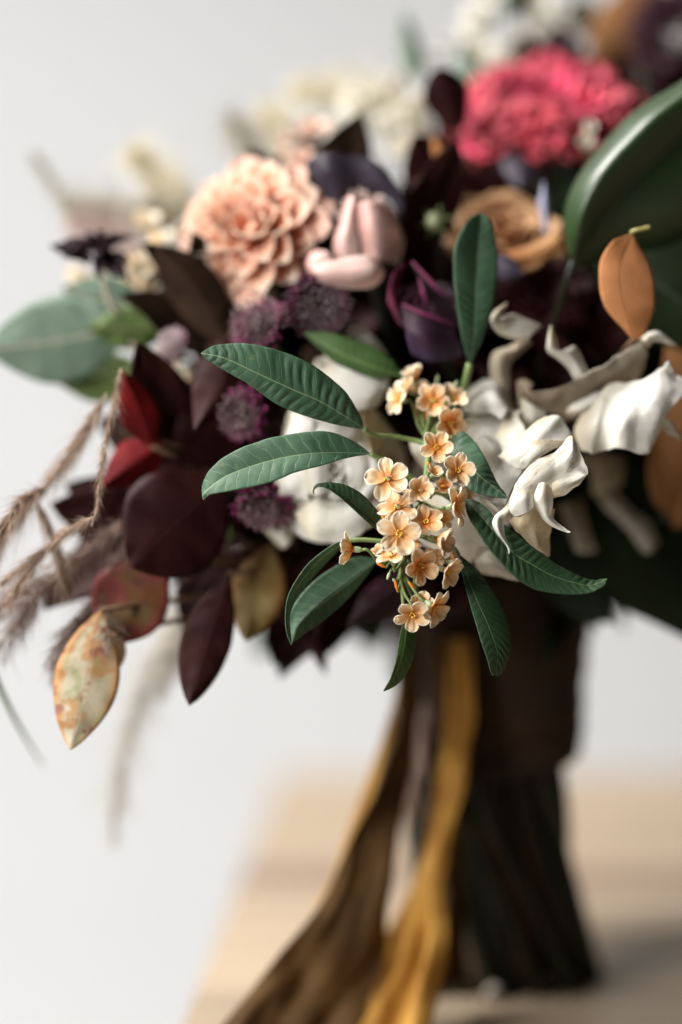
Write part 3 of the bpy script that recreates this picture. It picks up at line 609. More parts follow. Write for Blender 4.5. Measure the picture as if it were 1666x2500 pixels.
patch(W1, [[(600, 1240, 7), (640, 1290, 7), (690, 1340, 7)], [(650, 1240, 6.5), (680, 1290, 6.2), (705, 1330, 6.5)], [(700, 1230, 7), (715, 1270, 6.5), (722, 1300, 6.8)]], m_white, wave=.001, seed=6)
patch(W1, [[(840, 830, 8), (860, 800, 8), (890, 800, 8)], [(870, 860, 7.8), (900, 820, 7.6), (925, 840, 8)], [(900, 880, 8), (920, 860, 8), (945, 870, 8.4)]], m_white, wave=.001, seed=7)
stem_of(W1, P(830, 1170, 8), .003)
W2 = Thing('white_ranunculus', P(1165, 1130, 7), 'white ranunculus with curled inner petals behind the apricot florets', 'white flower')
rose(W2, P(1160, 1165, 8.0), cd(.05, .20, .95), 150*PX*1.05, [m_white], 15, 60, .9, 11, h=.42, ruffle=.12, flare=.3, span=(2.3, 2.1))
patch(W2, [[(1130, 1010, 6.2), (1130, 970, 6.6), (1150, 945, 7.6)], [(1160, 1010, 5.0), (1165, 960, 5.4), (1185, 930, 6.6)], [(1200, 1010, 4.2), (1205, 965, 4.6), (1215, 940, 5.8)], [(1225, 1025, 3.9), (1240, 1000, 4.2), (1232, 975, 5.2)]], m_white, wave=.0016, seed=9)
patch(W2, [[(1115, 1060, 5.0), (1125, 1035, 5.4), (1165, 1005, 6.2)], [(1160, 1080, 4.0), (1180, 1040, 4.4), (1205, 1010, 5.2)], [(1200, 1130, 3.4), (1225, 1075, 3.8), (1240, 1015, 4.8)], [(1240, 1180, 3.3), (1262, 1090, 3.7), (1268, 1000, 4.6)]], m_white, wave=.0016, seed=10)
patch(W2, [[(1195, 1130, 3.6), (1215, 1060, 3.8), (1250, 1000, 4.6)], [(1215, 1190, 2.8), (1245, 1120, 2.8), (1285, 1050, 3.6)], [(1235, 1235, 2.5), (1262, 1180, 2.4), (1290, 1120, 3.0)]], m_white, wave=.0018, seed=111)
patch(W2, [[(1020, 1190, 4.2), (1050, 1250, 3.6), (1080, 1330, 3.4)], [(1080, 1180, 3.6), (1110, 1240, 3.0), (1140, 1320, 2.9)], [(1140, 1200, 3.2), (1175, 1260, 2.7), (1205, 1330, 2.7)], [(1190, 1230, 3.0), (1230, 1280, 2.6), (1255, 1330, 2.7)]], m_white, wave=.0022, seed=112)
patch(W2, [[(1150, 1085, 3.6), (1170, 1110, 3.3), (1190, 1160, 3.3)], [(1175, 1065, 3.2), (1205, 1100, 2.9), (1225, 1160, 3)], [(1210, 1070, 3.6), (1235, 1110, 3.2), (1245, 1180, 3.4)]], m_white, wave=.0014, seed=12)
patch(W2, [[(1000, 1080, 4.5), (1010, 1110, 4.2), (1040, 1150, 4.5)], [(1030, 1075, 4), (1050, 1110, 3.8), (1060, 1150, 4)], [(1060, 1080, 4.6), (1080, 1120, 4.2), (1090, 1150, 4.4)]], m_white, wave=.001, seed=13)
stem_of(W2, P(1160, 1150, 10), .003)
W3 = Thing('white_ranunculus', P(1110, 1300, 6), 'white flower low behind the sprig, its broad petals hanging over the stems', 'white flower')
patch(W3, [[(1040, 1210, 5), (1040, 1280, 4.8), (1060, 1350, 5), (1120, 1390, 5.5)], [(1090, 1190, 4.2), (1100, 1270, 3.8), (1130, 1330, 4.2), (1170, 1360, 5)], [(1150, 1200, 4), (1170, 1270, 3.6), (1190, 1330, 4.2), (1200, 1350, 5)], [(1200, 1230, 4.8), (1230, 1280, 4.4), (1250, 1340, 4.6), (1255, 1370, 5.2)]], m_white, wave=.002, seed=14)
patch(W3, [[C1(180, 1750, 3.5), C1(165, 1870, 3.2), C1(205, 1940, 3.4)], [C1(260, 1760, 2.9), C1(260, 1870, 2.6), C1(300, 1955, 3)], [C1(350, 1850, 2.6), C1(370, 1920, 2.5), C1(400, 1975, 2.9)], [C1(400, 1900, 2.8), C1(450, 1950, 2.8), C1(470, 1985, 3)]], m_cream, wave=.0014, seed=15)
patch(W3, [[(960, 1200, 5), (955, 1250, 5), (985, 1290, 5.4)], [(1020, 1210, 4.6), (1030, 1290, 4.6), (1050, 1340, 5)], [(1080, 1210, 5), (1085, 1290, 5), (1100, 1330, 5.4)]], m_white, wave=.0016, seed=16)
stem_of(W3, P(1130, 1260, 8), .003)

# crumpled white flower with pointed petals (clematis-like), right
W4 = Thing('crumpled_white_clematis', P(1300, 1150, 3), 'crumpled white flower with twisted pointed petals right of the apricot florets', 'white flower')
patch(W4, [[C1(375, 1500, .1), C1(400, 1545, 0), C1(440, 1556, .1), C1(470, 1550, .3)], [C1(415, 1405, .3), C1(450, 1450, 0), C1(520, 1480, .1), C1(565, 1490, .3)], [C1(480, 1270, .5), C1(540, 1340, .1), C1(620, 1400, .2), C1(690, 1430, .1)],
           [C1(590, 1170, .6), C1(670, 1240, .2), C1(740, 1310, .3), C1(800, 1395, .1)], [C1(700, 1112, .7), C1(770, 1170, .2), C1(830, 1250, .3), C1(905, 1290, .0)], [C1(772, 1050, .8), C1(820, 1100, .2), C1(870, 1170, .5), C1(930, 1250, .2)], [C1(800, 1012, .6), C1(820, 1008, .4), C1(845, 1035, .5), C1(858, 1075, .5)]], m_cream, nu=110, nv=80, wave=.0020, freq=150, seed=21)
patch(W4, [[C1(690, 1330, -.35), C1(690, 1380, -.35), C1(700, 1420, -.2)], [C1(740, 1305, -.5), C1(760, 1350, -.6), C1(755, 1412, -.3)], [C1(800, 1290, -.3), C1(840, 1320, -.5), C1(810, 1375, -.3)], [C1(890, 1262, 0), C1(918, 1282, -.2), C1(860, 1345, -.1)]], m_cream, nu=50, nv=30, wave=.0010, freq=160, seed=22)
patch(W4, [[C1(600, 1330, -.2), C1(640, 1325, -.4), C1(690, 1370, -.2)], [C1(560, 1430, -.2), C1(620, 1420, -.6), C1(697, 1420, -.3)], [C1(565, 1480, -.1), C1(630, 1490, -.5), C1(692, 1490, -.3)], [C1(630, 1575, .1), C1(655, 1560, -.3), C1(680, 1545, -.1)], [C1(690, 1620, .1), C1(712, 1615, -.1), C1(728, 1598, .1)], [C1(775, 1658, 0), C1(785, 1655, 0), C1(792, 1646, 0)], [C1(808, 1664, -.1), C1(811, 1660, -.1), C1(812, 1655, -.1)]], m_white, nu=60, nv=20, wave=.0006, freq=150, seed=23)
patch(W4, [[C1(400, 1470, -.2), C1(430, 1400, -.3), C1(500, 1375, -.3), C1(560, 1380, -.1)], [C1(405, 1520, -.4), C1(450, 1460, -.6), C1(510, 1440, -.6), C1(560, 1440, -.2)], [C1(440, 1555, -.3), C1(490, 1540, -.5), C1(530, 1520, -.5), C1(560, 1490, -.2)]], m_white, nu=40, nv=40, wave=.0006, freq=150, seed=24)
patch(W4, [[C1(400, 1450, .2), C1(415, 1500, 0), C1(420, 1560, .1)], [C1(360, 1500, 0), C1(375, 1540, -.2), C1(385, 1590, 0)], [C1(305, 1545, -.1), C1(330, 1560, -.3), C1(366, 1600, 0)], [C1(284, 1600, -.2), C1(320, 1620, -.5), C1(366, 1650, -.1)], [C1(310, 1665, -.2), C1(340, 1680, -.5), C1(371, 1695, -.1)], [C1(365, 1730, -.2), C1(377, 1735, -.3), C1(385, 1735, -.1)], [C1(392, 1785, -.2), C1(400, 1785, -.3), C1(402, 1780, -.2)], [C1(388, 1830, -.1), C1(390, 1832, -.1), C1(394, 1830, -.1)]], m_white, nu=70, nv=20, wave=.0004, seed=25)
patch(W4, [[C1(330, 1150, 2.2), C1(420, 1060, 1.8), C1(540, 950, 2.0), C1(640, 880, 2.5)], [C1(400, 1205, 1.8), C1(490, 1110, 1.2), C1(620, 990, 1.6), C1(720, 868, 2.2)], [C1(475, 1240, 1.6), C1(560, 1150, 1.1), C1(680, 1030, 1.6), C1(775, 905, 2.2)], [C1(520, 1200, 1.8), C1(610, 1120, 1.4), C1(740, 1065, 1.5), C1(825, 1000, 2.1)]], m_white, nu=60, nv=44, wave=.0016, freq=130, seed=26)
patch(W4, [[C1(540, 1045, 1.1), C1(620, 1035, .9), C1(780, 1040, 1.1)], [C1(545, 1100, .9), C1(620, 1090, .7), C1(740, 1080, .9)], [C1(470, 1180, .9), C1(560, 1160, .7), C1(640, 1130, .9)], [C1(480, 1240, 1), C1(520, 1220, .8), C1(560, 1195, 1)]], m_cream, nu=40, nv=30, wave=.0012, seed=27)
patch(W4, [[C1(390, 1560, 1), C1(560, 1500, .8), C1(700, 1500, 1.4)], [C1(430, 1640, 1), C1(560, 1630, .8), C1(690, 1640, 1.4)], [C1(520, 1720, 1.2), C1(600, 1750, 1.2), C1(675, 1740, 1.8)], [C1(600, 1790, 1.4), C1(640, 1810, 1.5), C1(665, 1825, 1.9)]], m_stain, nu=40, nv=40, wave=.0025, freq=140, seed=28)
patch(W4, [[C1(185, 1400, .8), C1(190, 1415, .7), C1(200, 1420, .8)], [C1(230, 1430, 1), C1(250, 1440, .7), C1(240, 1465, .9)], [C1(310, 1470, 1.1), C1(320, 1500, .7), C1(300, 1530, .9)], [C1(385, 1480, 1.2), C1(390, 1530, .9), C1(370, 1580, 1)]], m_cream, nu=34, nv=16, wave=.0006, seed=29)
stem_of(W4, P(1280, 1180, 5), .0025)

W5 = Thing('white_clematis', P(1520, 1010, 5), 'broad bright white petals with ragged rim at the right edge, before rust leaves', 'white flower')
patch(W5, [[(1461, 945, 5.4), (1427, 1000, 5.0), (1403, 1054, 4.6), (1417, 1097, 4.5)], [(1480, 933, 4.6), (1462, 990, 4.0), (1450, 1050, 3.5), (1440, 1106, 3.5)], [(1505, 930, 4.4), (1490, 985, 3.9), (1476, 1040, 3.5), (1470, 1098, 3.4)],
           [(1548, 930, 3.9), (1535, 985, 3.1), (1515, 1040, 2.4), (1505, 1094, 2.6)], [(1590, 920, 3.6), (1580, 970, 3.0), (1560, 1040, 2.6), (1545, 1103, 2.6)], [(1624, 896, 3.6), (1630, 950, 2.9), (1605, 1020, 2.7), (1581, 1110, 2.8)], [(1668, 920, 3.5), (1675, 955, 3), (1632, 1005, 2.9), (1604, 1068, 3.1)]], m_white, nu=90, nv=70, wave=.0026, freq=110, seed=31)
patch(W5, [[(1600, 915, 3.6), (1612, 915, 3.5), (1630, 912, 3.6)], [(1618, 897, 3.4), (1626, 900, 3.3), (1645, 910, 3.5)], [(1626, 886, 3.2), (1632, 885, 3.1), (1638, 890, 3.2)], [(1634, 881, 3.3), (1637, 882, 3.2), (1640, 884, 3.3)]], m_white, nu=20, nv=10)
patch(W5, [[(1368, 1000, 5), (1380, 1010, 5), (1400, 1020, 5.2)], [(1400, 985, 4.6), (1415, 1000, 4.4), (1420, 1010, 4.8)], [(1450, 960, 4.6), (1455, 980, 4.4), (1455, 1000, 4.8)], [(1480, 950, 4.8), (1480, 970, 4.8), (1470, 990, 5)]], m_white, wave=.001, seed=33)
patch(W5, [[(1610, 1030, 4.5), (1620, 1050, 4.2), (1630, 1060, 4.5)], [(1635, 1025, 4.2), (1650, 1055, 3.9), (1655, 1070, 4.2)], [(1650, 1045, 4.5), (1662, 1065, 4.2), (1662, 1078, 4.5)]], m_cream, wave=.0005, seed=34)
stem_of(W5, P(1480, 1060, 8), .0025)
W6 = Thing('shaded_white_clematis', P(1330, 900, 7), 'shaded white flower whose long curling petals reach up towards the rust leaf', 'white flower')
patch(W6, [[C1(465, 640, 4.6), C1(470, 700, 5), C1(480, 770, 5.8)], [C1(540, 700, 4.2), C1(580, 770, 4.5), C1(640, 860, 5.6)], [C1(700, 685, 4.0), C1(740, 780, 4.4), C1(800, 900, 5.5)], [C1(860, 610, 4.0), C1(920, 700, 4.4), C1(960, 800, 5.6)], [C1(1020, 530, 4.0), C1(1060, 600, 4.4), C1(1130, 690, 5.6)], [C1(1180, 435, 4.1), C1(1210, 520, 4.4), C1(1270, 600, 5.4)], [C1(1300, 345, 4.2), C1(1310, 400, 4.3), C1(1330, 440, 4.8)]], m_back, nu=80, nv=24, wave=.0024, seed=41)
patch(W6, [[C1(1285, 352, 4.5), C1(1310, 380, 4.1), C1(1335, 420, 4.5)], [C1(1340, 310, 4.2), C1(1360, 335, 3.8), C1(1370, 375, 4.2)], [C1(1400, 300, 4.3), C1(1420, 330, 3.9), C1(1425, 372, 4.3)], [C1(1460, 340, 4.4), C1(1475, 355, 4.1), C1(1475, 388, 4.4)], [C1(1525, 385, 4.5), C1(1527, 390, 4.4), C1(1530, 395, 4.5)]], m_white, nu=30, nv=12, wave=.0005, seed=42)
patch(W6, [[C1(675, 258, 4.4), C1(680, 262, 4.3), C1(688, 268, 4.4)], [C1(655, 380, 4.4), C1(680, 360, 4.1), C1(712, 345, 4.5)], [C1(660, 440, 4.5), C1(700, 420, 4.2), C1(745, 440, 4.6)], [C1(740, 500, 4.6), C1(790, 460, 4.3), C1(840, 400, 4.8)], [C1(800, 560, 4.8), C1(850, 520, 4.4), C1(905, 520, 4.9)], [C1(840, 630, 4.9), C1(890, 600, 4.5), C1(940, 600, 5)]], m_cream, nu=44, nv=16, wave=.0006, seed=43)
patch(W6, [[C1(382, 104, 4.6), C1(384, 108, 4.5), C1(387, 114, 4.6)], [C1(292, 175, 4.5), C1(315, 180, 4.2), C1(345, 190, 4.4)], [C1(275, 240, 4.6), C1(310, 240, 4.3), C1(330, 220, 4.6)], [C1(330, 320, 4.8), C1(370, 290, 4.6), C1(420, 180, 5)], [C1(430, 355, 5), C1(480, 300, 4.8), C1(520, 220, 5.2)], [C1(520, 365, 5.2), C1(560, 320, 5), C1(620, 265, 5.5)]], m_cream, nu=44, nv=16, wave=.001, seed=44)
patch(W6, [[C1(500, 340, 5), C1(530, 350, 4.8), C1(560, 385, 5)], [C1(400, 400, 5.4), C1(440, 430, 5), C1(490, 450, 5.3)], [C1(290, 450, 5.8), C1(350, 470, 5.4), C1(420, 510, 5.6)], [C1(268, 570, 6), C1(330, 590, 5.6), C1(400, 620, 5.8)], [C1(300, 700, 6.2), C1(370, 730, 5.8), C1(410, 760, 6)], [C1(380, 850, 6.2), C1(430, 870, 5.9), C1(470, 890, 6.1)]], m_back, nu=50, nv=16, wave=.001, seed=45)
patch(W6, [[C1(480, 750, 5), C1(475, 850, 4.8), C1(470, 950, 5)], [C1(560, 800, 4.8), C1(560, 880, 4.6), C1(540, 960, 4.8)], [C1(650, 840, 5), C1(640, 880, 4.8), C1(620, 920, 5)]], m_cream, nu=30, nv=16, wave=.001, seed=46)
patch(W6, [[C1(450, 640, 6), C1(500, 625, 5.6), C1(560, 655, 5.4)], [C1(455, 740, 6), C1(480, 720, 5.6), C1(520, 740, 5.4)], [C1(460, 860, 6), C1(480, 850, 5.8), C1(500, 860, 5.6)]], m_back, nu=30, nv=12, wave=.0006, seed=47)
stem_of(W6, P(1300, 980, 8), .0025)
W7 = Thing('blurred_white_clematis', P(1480, 1200, 13), 'out of focus white flower with narrow spread petals, low right over dark leaves', 'white flower')
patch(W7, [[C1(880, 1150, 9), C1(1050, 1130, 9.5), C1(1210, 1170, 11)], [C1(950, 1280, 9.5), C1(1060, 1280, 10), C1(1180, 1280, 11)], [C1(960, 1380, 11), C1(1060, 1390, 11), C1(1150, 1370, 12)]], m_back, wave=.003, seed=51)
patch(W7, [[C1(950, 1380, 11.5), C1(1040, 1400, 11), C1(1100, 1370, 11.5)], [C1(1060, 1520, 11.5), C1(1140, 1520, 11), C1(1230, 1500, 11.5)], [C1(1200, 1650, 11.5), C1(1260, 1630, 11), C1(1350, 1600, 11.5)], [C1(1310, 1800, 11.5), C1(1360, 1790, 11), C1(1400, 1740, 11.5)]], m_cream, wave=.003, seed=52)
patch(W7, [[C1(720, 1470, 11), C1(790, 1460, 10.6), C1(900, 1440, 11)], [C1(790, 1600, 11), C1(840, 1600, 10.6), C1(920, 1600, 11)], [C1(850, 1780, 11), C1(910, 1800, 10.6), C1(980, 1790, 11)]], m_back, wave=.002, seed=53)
stem_of(W7, P(1420, 1200, 13), .0025)

# ================================================================== DAHLIAS
def dahlia(th, c, n, rad, meshes, N, thmax=95, flat=1.0, roll=0, seed=0, core=.25, lift=25, sizemin=.35, outer=None):
    rd = random.Random(seed); B = Matrix.Translation(Vector(c)-Vector(th.L))@basis(n, roll)
    for i in range(N):
        t = math.sqrt((i+.5)/N); th_ = R(thmax)*t; a = i*2.39996; s = (sizemin+(1-sizemin)*min(1, t*1.25))*rd.uniform(.92, 1.08)
        m = Matrix.Rotation(a+rd.uniform(-.06, .06), 4, 'Z')@Matrix.Rotation(th_-R(90)+R(rd.uniform(-4, 4)), 4, 'Y')@Matrix.Translation((rad*core*(.6+.4*t), 0, 0))@Matrix.Rotation(-R(lift*(t-.2)), 4, 'Y')@Matrix.Scale(s, 4)
        if flat != 1: m = Matrix.Diagonal((1, 1, flat, 1))@m
        ms = outer if (outer and t > .86) else meshes
        th.add('petal', ms[rd.randrange(len(ms))], mat4=B@m)
D1 = Thing('peach_dahlia', P(640, 580, 9.5), 'peach pompon dahlia with tightly rolled petals, upper left', 'dahlia')
L1 = 150*PX*1.08
pm = [spoon('petal', L1, .62*L1*k, m_peach, 1.7, c1, cu, .5, .66, 16, 13, .0003, .6, .03, s_) for k, c1, cu, s_ in ((1, 1.15, -.04, 1), (1.12, .95, -.12, 2), (.95, 1.35, .0, 3))]
pmo = [spoon('petal', L1*1.12, .62*L1, m_peachp, 1.2, .7, .05, .5, .62, 12, 9, .0004, .4, .1, s_) for s_ in (4, 5)]
dahlia(D1, P(628, 570, 9.5), cd(-.30, .22, .9), 175*PX*1.1, pm, 44, 104, .92, 0, 4, core=.22, lift=14, sizemin=.50, outer=pmo)
stem_of(D1, P(650, 620, 12), .003)
D2 = Thing('pink_dahlia', P(1335, 275, 18), 'raspberry pink dahlia with many small curly petals, upper right', 'dahlia')
L2 = 168*PX*1.15
pk = [spoon('petal', L2, .40*L2*k, m_pink, 1.3, c1, cu, .5, .6, 11, 7, .0004, .4, .28, s_) for k, c1, cu, s_ in ((1, .9, .10, 1), (1.2, .7, -.06, 2), (.9, 1.1, .16, 3))]
dahlia(D2, P(1330, 325, 18), cd(-.12, .72, .62), 245*PX*1.15, pk, 170, 96, .62, 0, 6, core=.36, lift=26, sizemin=.4)
stem_of(D2, P(1340, 330, 19), .003)
D3 = Thing('dark_dahlia', P(1335, 720, 10), 'nearly black red dahlia between the tan rose and the rust leaf', 'dahlia')
L3 = 75*PX*1.08
pc = [spoon('petal', L3, .42*L3*k, m_cocoa, 1.2, .8, cu, .5, .6, 9, 7, .0004, .4, .2, s_) for k, cu, s_ in ((1, .1, 1), (1.2, -.05, 2))]
dahlia(D3, P(1330, 725, 11), cd(.1, .4, .85), 125*PX*1.1, pc, 90, 100, .9, 0, 8, core=.4)
stem_of(D3, P(1330, 780, 12), .003)
D4 = Thing('dark_dahlia', P(1640, 90, 24), 'dark wine dahlia in the top right corner', 'dahlia')
dahlia(D4, P(1660, 90, 25), cd(-.3, .3, .85), 130*PX*1.2, [spoon('petal', L3*1.4, .5*L3, m_burg, 1.2, .8, .1, .5, .6, 8, 7, .0004, .4, .2, 3)], 70, 100, .9, 0, 9, core=.4)
stem_of(D4, P(1640, 150, 26), .003)

# ================================================================== ROSES
M1 = Thing('mauve_rose', P(890, 570, 8), 'half open dusty mauve rose between peach dahlia and dark violet petal', 'rose')
rose(M1, P(895, 560, 8.6), cd(-.25, .85, .42), 78*PX*1.09, [m_mauve], 12, 10, .25, 5, h=1.3, ruffle=.10, flare=.35)
patch(M1, [[(850, 478, 7.4), (835, 530, 7.2), (815, 590, 7.2), (818, 640, 7.4)], [(862, 480, 6.8), (850, 540, 6.5), (840, 590, 6.5), (850, 640, 6.8)], [(872, 500, 6.9), (874, 560, 6.7), (876, 610, 6.7), (884, 645, 7)]], m_mauve, seed=61, wave=.0005)
patch(M1, [[(868, 500, 6.9), (880, 570, 6.6), (890, 640, 6.8)], [(900, 490, 6.3), (915, 560, 6.0), (925, 640, 6.4)], [(945, 500, 6.9), (965, 570, 6.7), (960, 640, 7)], [(965, 520, 8), (985, 590, 8), (975, 650, 8.2)]], m_mauve, seed=62, wave=.0008)
patch(M1, [[(752, 630, 6.6), (750, 650, 6.5), (760, 668, 6.6)], [(790, 640, 5.6), (780, 665, 5.2), (790, 690, 5.6)], [(850, 630, 5.6), (850, 670, 5.0), (850, 703, 5.6)], [(900, 625, 5.8), (915, 665, 5.3), (900, 702, 5.9)], [(925, 640, 6.6), (935, 665, 6.3), (925, 690, 6.6)]], m_mauve, seed=63, wave=.0006, thick=.001)
patch(M1, [[(752, 640, 6.6), (758, 622, 6.4), (775, 612, 6.8)], [(765, 650, 6.0), (775, 630, 5.7), (800, 618, 6.2)], [(790, 655, 5.8), (800, 640, 5.6), (815, 640, 6)]], m_mauve, seed=64, thick=.001)
stem_of(M1, P(900, 640, 9), .003)
B1 = Thing('burgundy_rose', P(1045, 770, 6.5), 'blackish burgundy rose with magenta petal rims left of the upright leaf', 'rose')
rose(B1, P(1040, 775, 7.0), cd(-.05, .5, .85), 92*PX*1.07, [m_burg], 14, 75, .6, 9, h=.8, ruffle=.16, span=(2.2, 2.0))
patch(B1, [[(1000, 640, 6), (985, 660, 6), (975, 690, 6)], [(965, 660, 5.6), (955, 700, 5.5), (965, 740, 5.5)], [(950, 700, 5.6), (948, 740, 5.5), (975, 790, 5.6)]], petal('magenta_rim_petal', (.09, .012, .03), (.15, .016, .05), (.18, .022, .07), None, trans=.2, vary=.05), seed=65, wave=.0005)
m_rimv = petal('violet_rim_petal', (.020, .006, .012), (.032, .010, .026), (.055, .034, .085), (.10, .06, .14), ew=.9, trans=.12, vary=.05)
for q, rows in enumerate(([[(985, 745, 5.2), (1040, 770, 4.8), (1110, 790, 5.4)], [(990, 800, 4.6), (1045, 820, 4.3), (1115, 820, 5)], [(1005, 860, 5), (1060, 878, 4.8), (1130, 858, 5.4)], [(1020, 872, 5.6), (1060, 886, 5.4), (1130, 868, 5.8)]],)):
    patch(B1, rows, m_rimv, seed=66+q, wave=.0006)
m_rimm = petal('magenta_edge', (.16, .02, .07), (.18, .03, .09), (.16, .04, .11), None, trans=.2, vary=.05)
B1.tube('petal_rim', [P(985, 744, 5.1), P(1030, 765, 4.8), P(1080, 783, 5), P(1118, 796, 5.4)], [.0006, .0011, .0006], m_rimm)
B1.tube('petal_rim', [P(1008, 640, 5.8), P(1040, 675, 5.5), P(1075, 710, 5.4), P(1112, 735, 5.8)], [.0006, .0011, .0006], m_rimm)
B1.tube('petal_rim', [P(1025, 680, 5.4), P(1035, 715, 5.3), P(1042, 750, 5.5)], [.0005, .0011, .0005], m_rimm)
patch(B1, [[(1005, 640, 6.2), (1040, 680, 6.0), (1110, 735, 6.2)], [(1030, 700, 5.6), (1060, 740, 5.5), (1120, 780, 5.8)], [(1040, 750, 5.6), (1070, 780, 5.6), (1120, 800, 5.8)]], m_burg, seed=68)
stem_of(B1, P(1050, 800, 8), .003)
T1 = Thing('tan_rose', P(1245, 585, 11), 'caramel tan rose opened flat behind the upright green leaf', 'rose')
rose(T1, P(1235, 590, 12), cd(0.05, .62, .75), 150*PX*1.1, [m_tanr], 20, 30, .8, 12, h=.60, ruffle=.14)
patch(T1, [[(1210, 620, 9.5), (1240, 640, 9.2), (1270, 655, 9.5)], [(1290, 600, 9), (1300, 620, 8.8), (1310, 640, 9)], [(1360, 560, 9), (1370, 585, 8.8), (1380, 605, 9)], [(1385, 520, 9.8), (1390, 550, 9.8), (1392, 580, 10)]], m_tanr, seed=70, wave=.0015)
stem_of(T1, P(1250, 640, 13), .003)

# ================================================================== ASTRANTIA (pincushions)
def astrantia(x, y, dz, n, r, label, m_f, nb=16, seed=0, bl=.84):
    th = Thing('astrantia', P(x, y, dz), label, 'astrantia flower', 'astrantia flowers in the dark left of the bouquet'); rd = random.Random(seed)
    s = PX*(1+dz/100); B = basis(cd(*n), seed*40); ps = []
    for i in range(150):
        t = math.sqrt((i+.5)/150); a = i*2.39996; el = R(88)*t; rr = r*s*.90*rd.uniform(.88, 1.10)
        d = Vector((math.sin(el)*math.cos(a), math.sin(el)*math.sin(a), math.cos(el)*1.08)); p = d*rr
        ps.append(strand(d*rr*.35, p, .7*s, 3)); ps.append(sph(rd.uniform(2.2, 3.8)*s, 1, 1, 1, p, 5, 3))
    th.add('pincushion', mesh_raw('pincushion', *join(ps), m_f), mat4=B, kind='stuff')
    th.add('receptacle', mesh_raw('receptacle', *sph(r*s*.42, 1, 1, .8, (0, 0, 0), 12, 8), m_cocoa), mat4=B)
    br = [spoon('bract', r*s*bl, r*s*.42, m_bract, .7, .5, .12, .9, .5, 9, 7, .0003, .4, .1, k) for k in (1, 2)]
    for ring, (cnt, pit) in enumerate(((nb, 22), (nb-4, 2))):
        for k in range(cnt):
            m = Matrix.Rotation(2*math.pi*(k+.5*ring)/cnt+rd.uniform(-.1, .1), 4, 'Z')@Matrix.Translation((r*s*.15, 0, -r*s*.15))@Matrix.Rotation(-R(pit+rd.uniform(-8, 8)), 4, 'Y')
            th.add('bract', br[k % 2], mat4=B@m)
    stem_of(th, P(x+10, y+20, dz+2), .0016)
astrantia(640, 800, 5.6, (-.45, .55, .7), 84, 'wine astrantia pincushion directly under the peach dahlia', m_astf, seed=1)
astrantia(775, 742, 6.4, (.25, -.35, .85), 92, 'larger grey purple astrantia below the mauve rose', plain('grey_pincushion_floret', (.06, .03, .045), (.36, .27, .30), 500, .7, .1), seed=2)
astrantia(598, 1012, 5.6, (-.6, -.1, .75), 68, 'shaded astrantia in the gap between the two long green leaves', m_astf, seed=3, bl=1.0)
astrantia(645, 1228, 5.2, (-.1, -.75, .6), 68, 'astrantia peeping out below the lower long green leaf', m_astf, seed=4, bl=1.15)
astrantia(432, 848, 7.5, (-.75, .35, .5), 50, 'pale pink astrantia seen from the side, left of the long green leaf', m_astp, seed=5)

# ================================================================== SINGLE LEAVES AND BRANCHES
MG = Thing('magnolia_leaf', P(1560, 450, 5), 'huge glossy dark green leaf filling the upper right edge', 'leaf')
leaf(MG, [(1900, 60, 6), (1780, 210, 6), (1640, 360, 6), (1520, 470, 6), (1400, 640, 6.5)],
     [(1820, 70), (1740, 125), (1666, 178), (1560, 240), (1500, 295), (1445, 360), (1400, 430), (1378, 500), (1380, 570)],
     [(1880, 250), (1800, 420), (1700, 530), (1620, 580), (1540, 600), (1470, 620), (1430, 640)], m_magn, zL=-1.2, zR=2.8, nu=70, nv=44, bulge=.18, roll=.022, thick=.0007)
stem_of(MG, P(1400, 640, 6), .002)
MG2 = Thing('magnolia_leaf', P(1560, 1300, 12), 'big dark leaf in shadow at the right edge below the white petals', 'leaf')
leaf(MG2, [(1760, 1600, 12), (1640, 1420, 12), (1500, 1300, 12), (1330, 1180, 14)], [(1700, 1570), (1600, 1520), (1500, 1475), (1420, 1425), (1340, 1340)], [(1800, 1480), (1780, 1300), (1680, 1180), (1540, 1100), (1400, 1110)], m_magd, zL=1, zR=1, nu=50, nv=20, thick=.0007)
stem_of(MG2, P(1330, 1180, 14), .002)
MG3 = Thing('magnolia_leaf', P(1620, 640, 12), 'dark leaf deep behind the rust coloured leaf at the right edge', 'leaf')
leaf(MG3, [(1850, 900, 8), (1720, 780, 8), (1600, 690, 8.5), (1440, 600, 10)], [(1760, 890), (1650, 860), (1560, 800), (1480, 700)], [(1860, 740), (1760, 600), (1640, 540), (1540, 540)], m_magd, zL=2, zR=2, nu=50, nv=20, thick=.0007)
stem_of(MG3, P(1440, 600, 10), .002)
RL = Thing('rust_leaf', P(1540, 700, 4), 'rust orange leaf with curled stalk tip at the right', 'leaf')
leaf(RL, [(1549, 832, 3.6), (1535, 780, 3.2), (1520, 720, 3.0), (1515, 650, 3.0), (1545, 571, 3.4)], [(1520, 800), (1497, 776), (1475, 745), (1464, 700), (1466, 638), (1492, 592), (1520, 578)], [(1562, 825), (1578, 805), (1592, 770), (1598, 734), (1596, 690), (1585, 645), (1561, 600)], m_rust, zL=.1, zR=.5, nu=60, nv=20, wave=.001)
RL.tube('stalk', [P(1545, 575, 3.4), P(1543, 566, 3.1), P(1555, 562, 3), P(1572, 558, 3), P(1588, 554, 3)], [.0008, .0010, .0009], m_leafg if False else plain('olive_stalk', (.22, .2, .06), (.3, .26, .09), 400, .5))
RL2 = Thing('rust_leaf', P(1640, 1000, 7), 'large tan brown leaf underside at the right edge, behind the white petals', 'leaf')
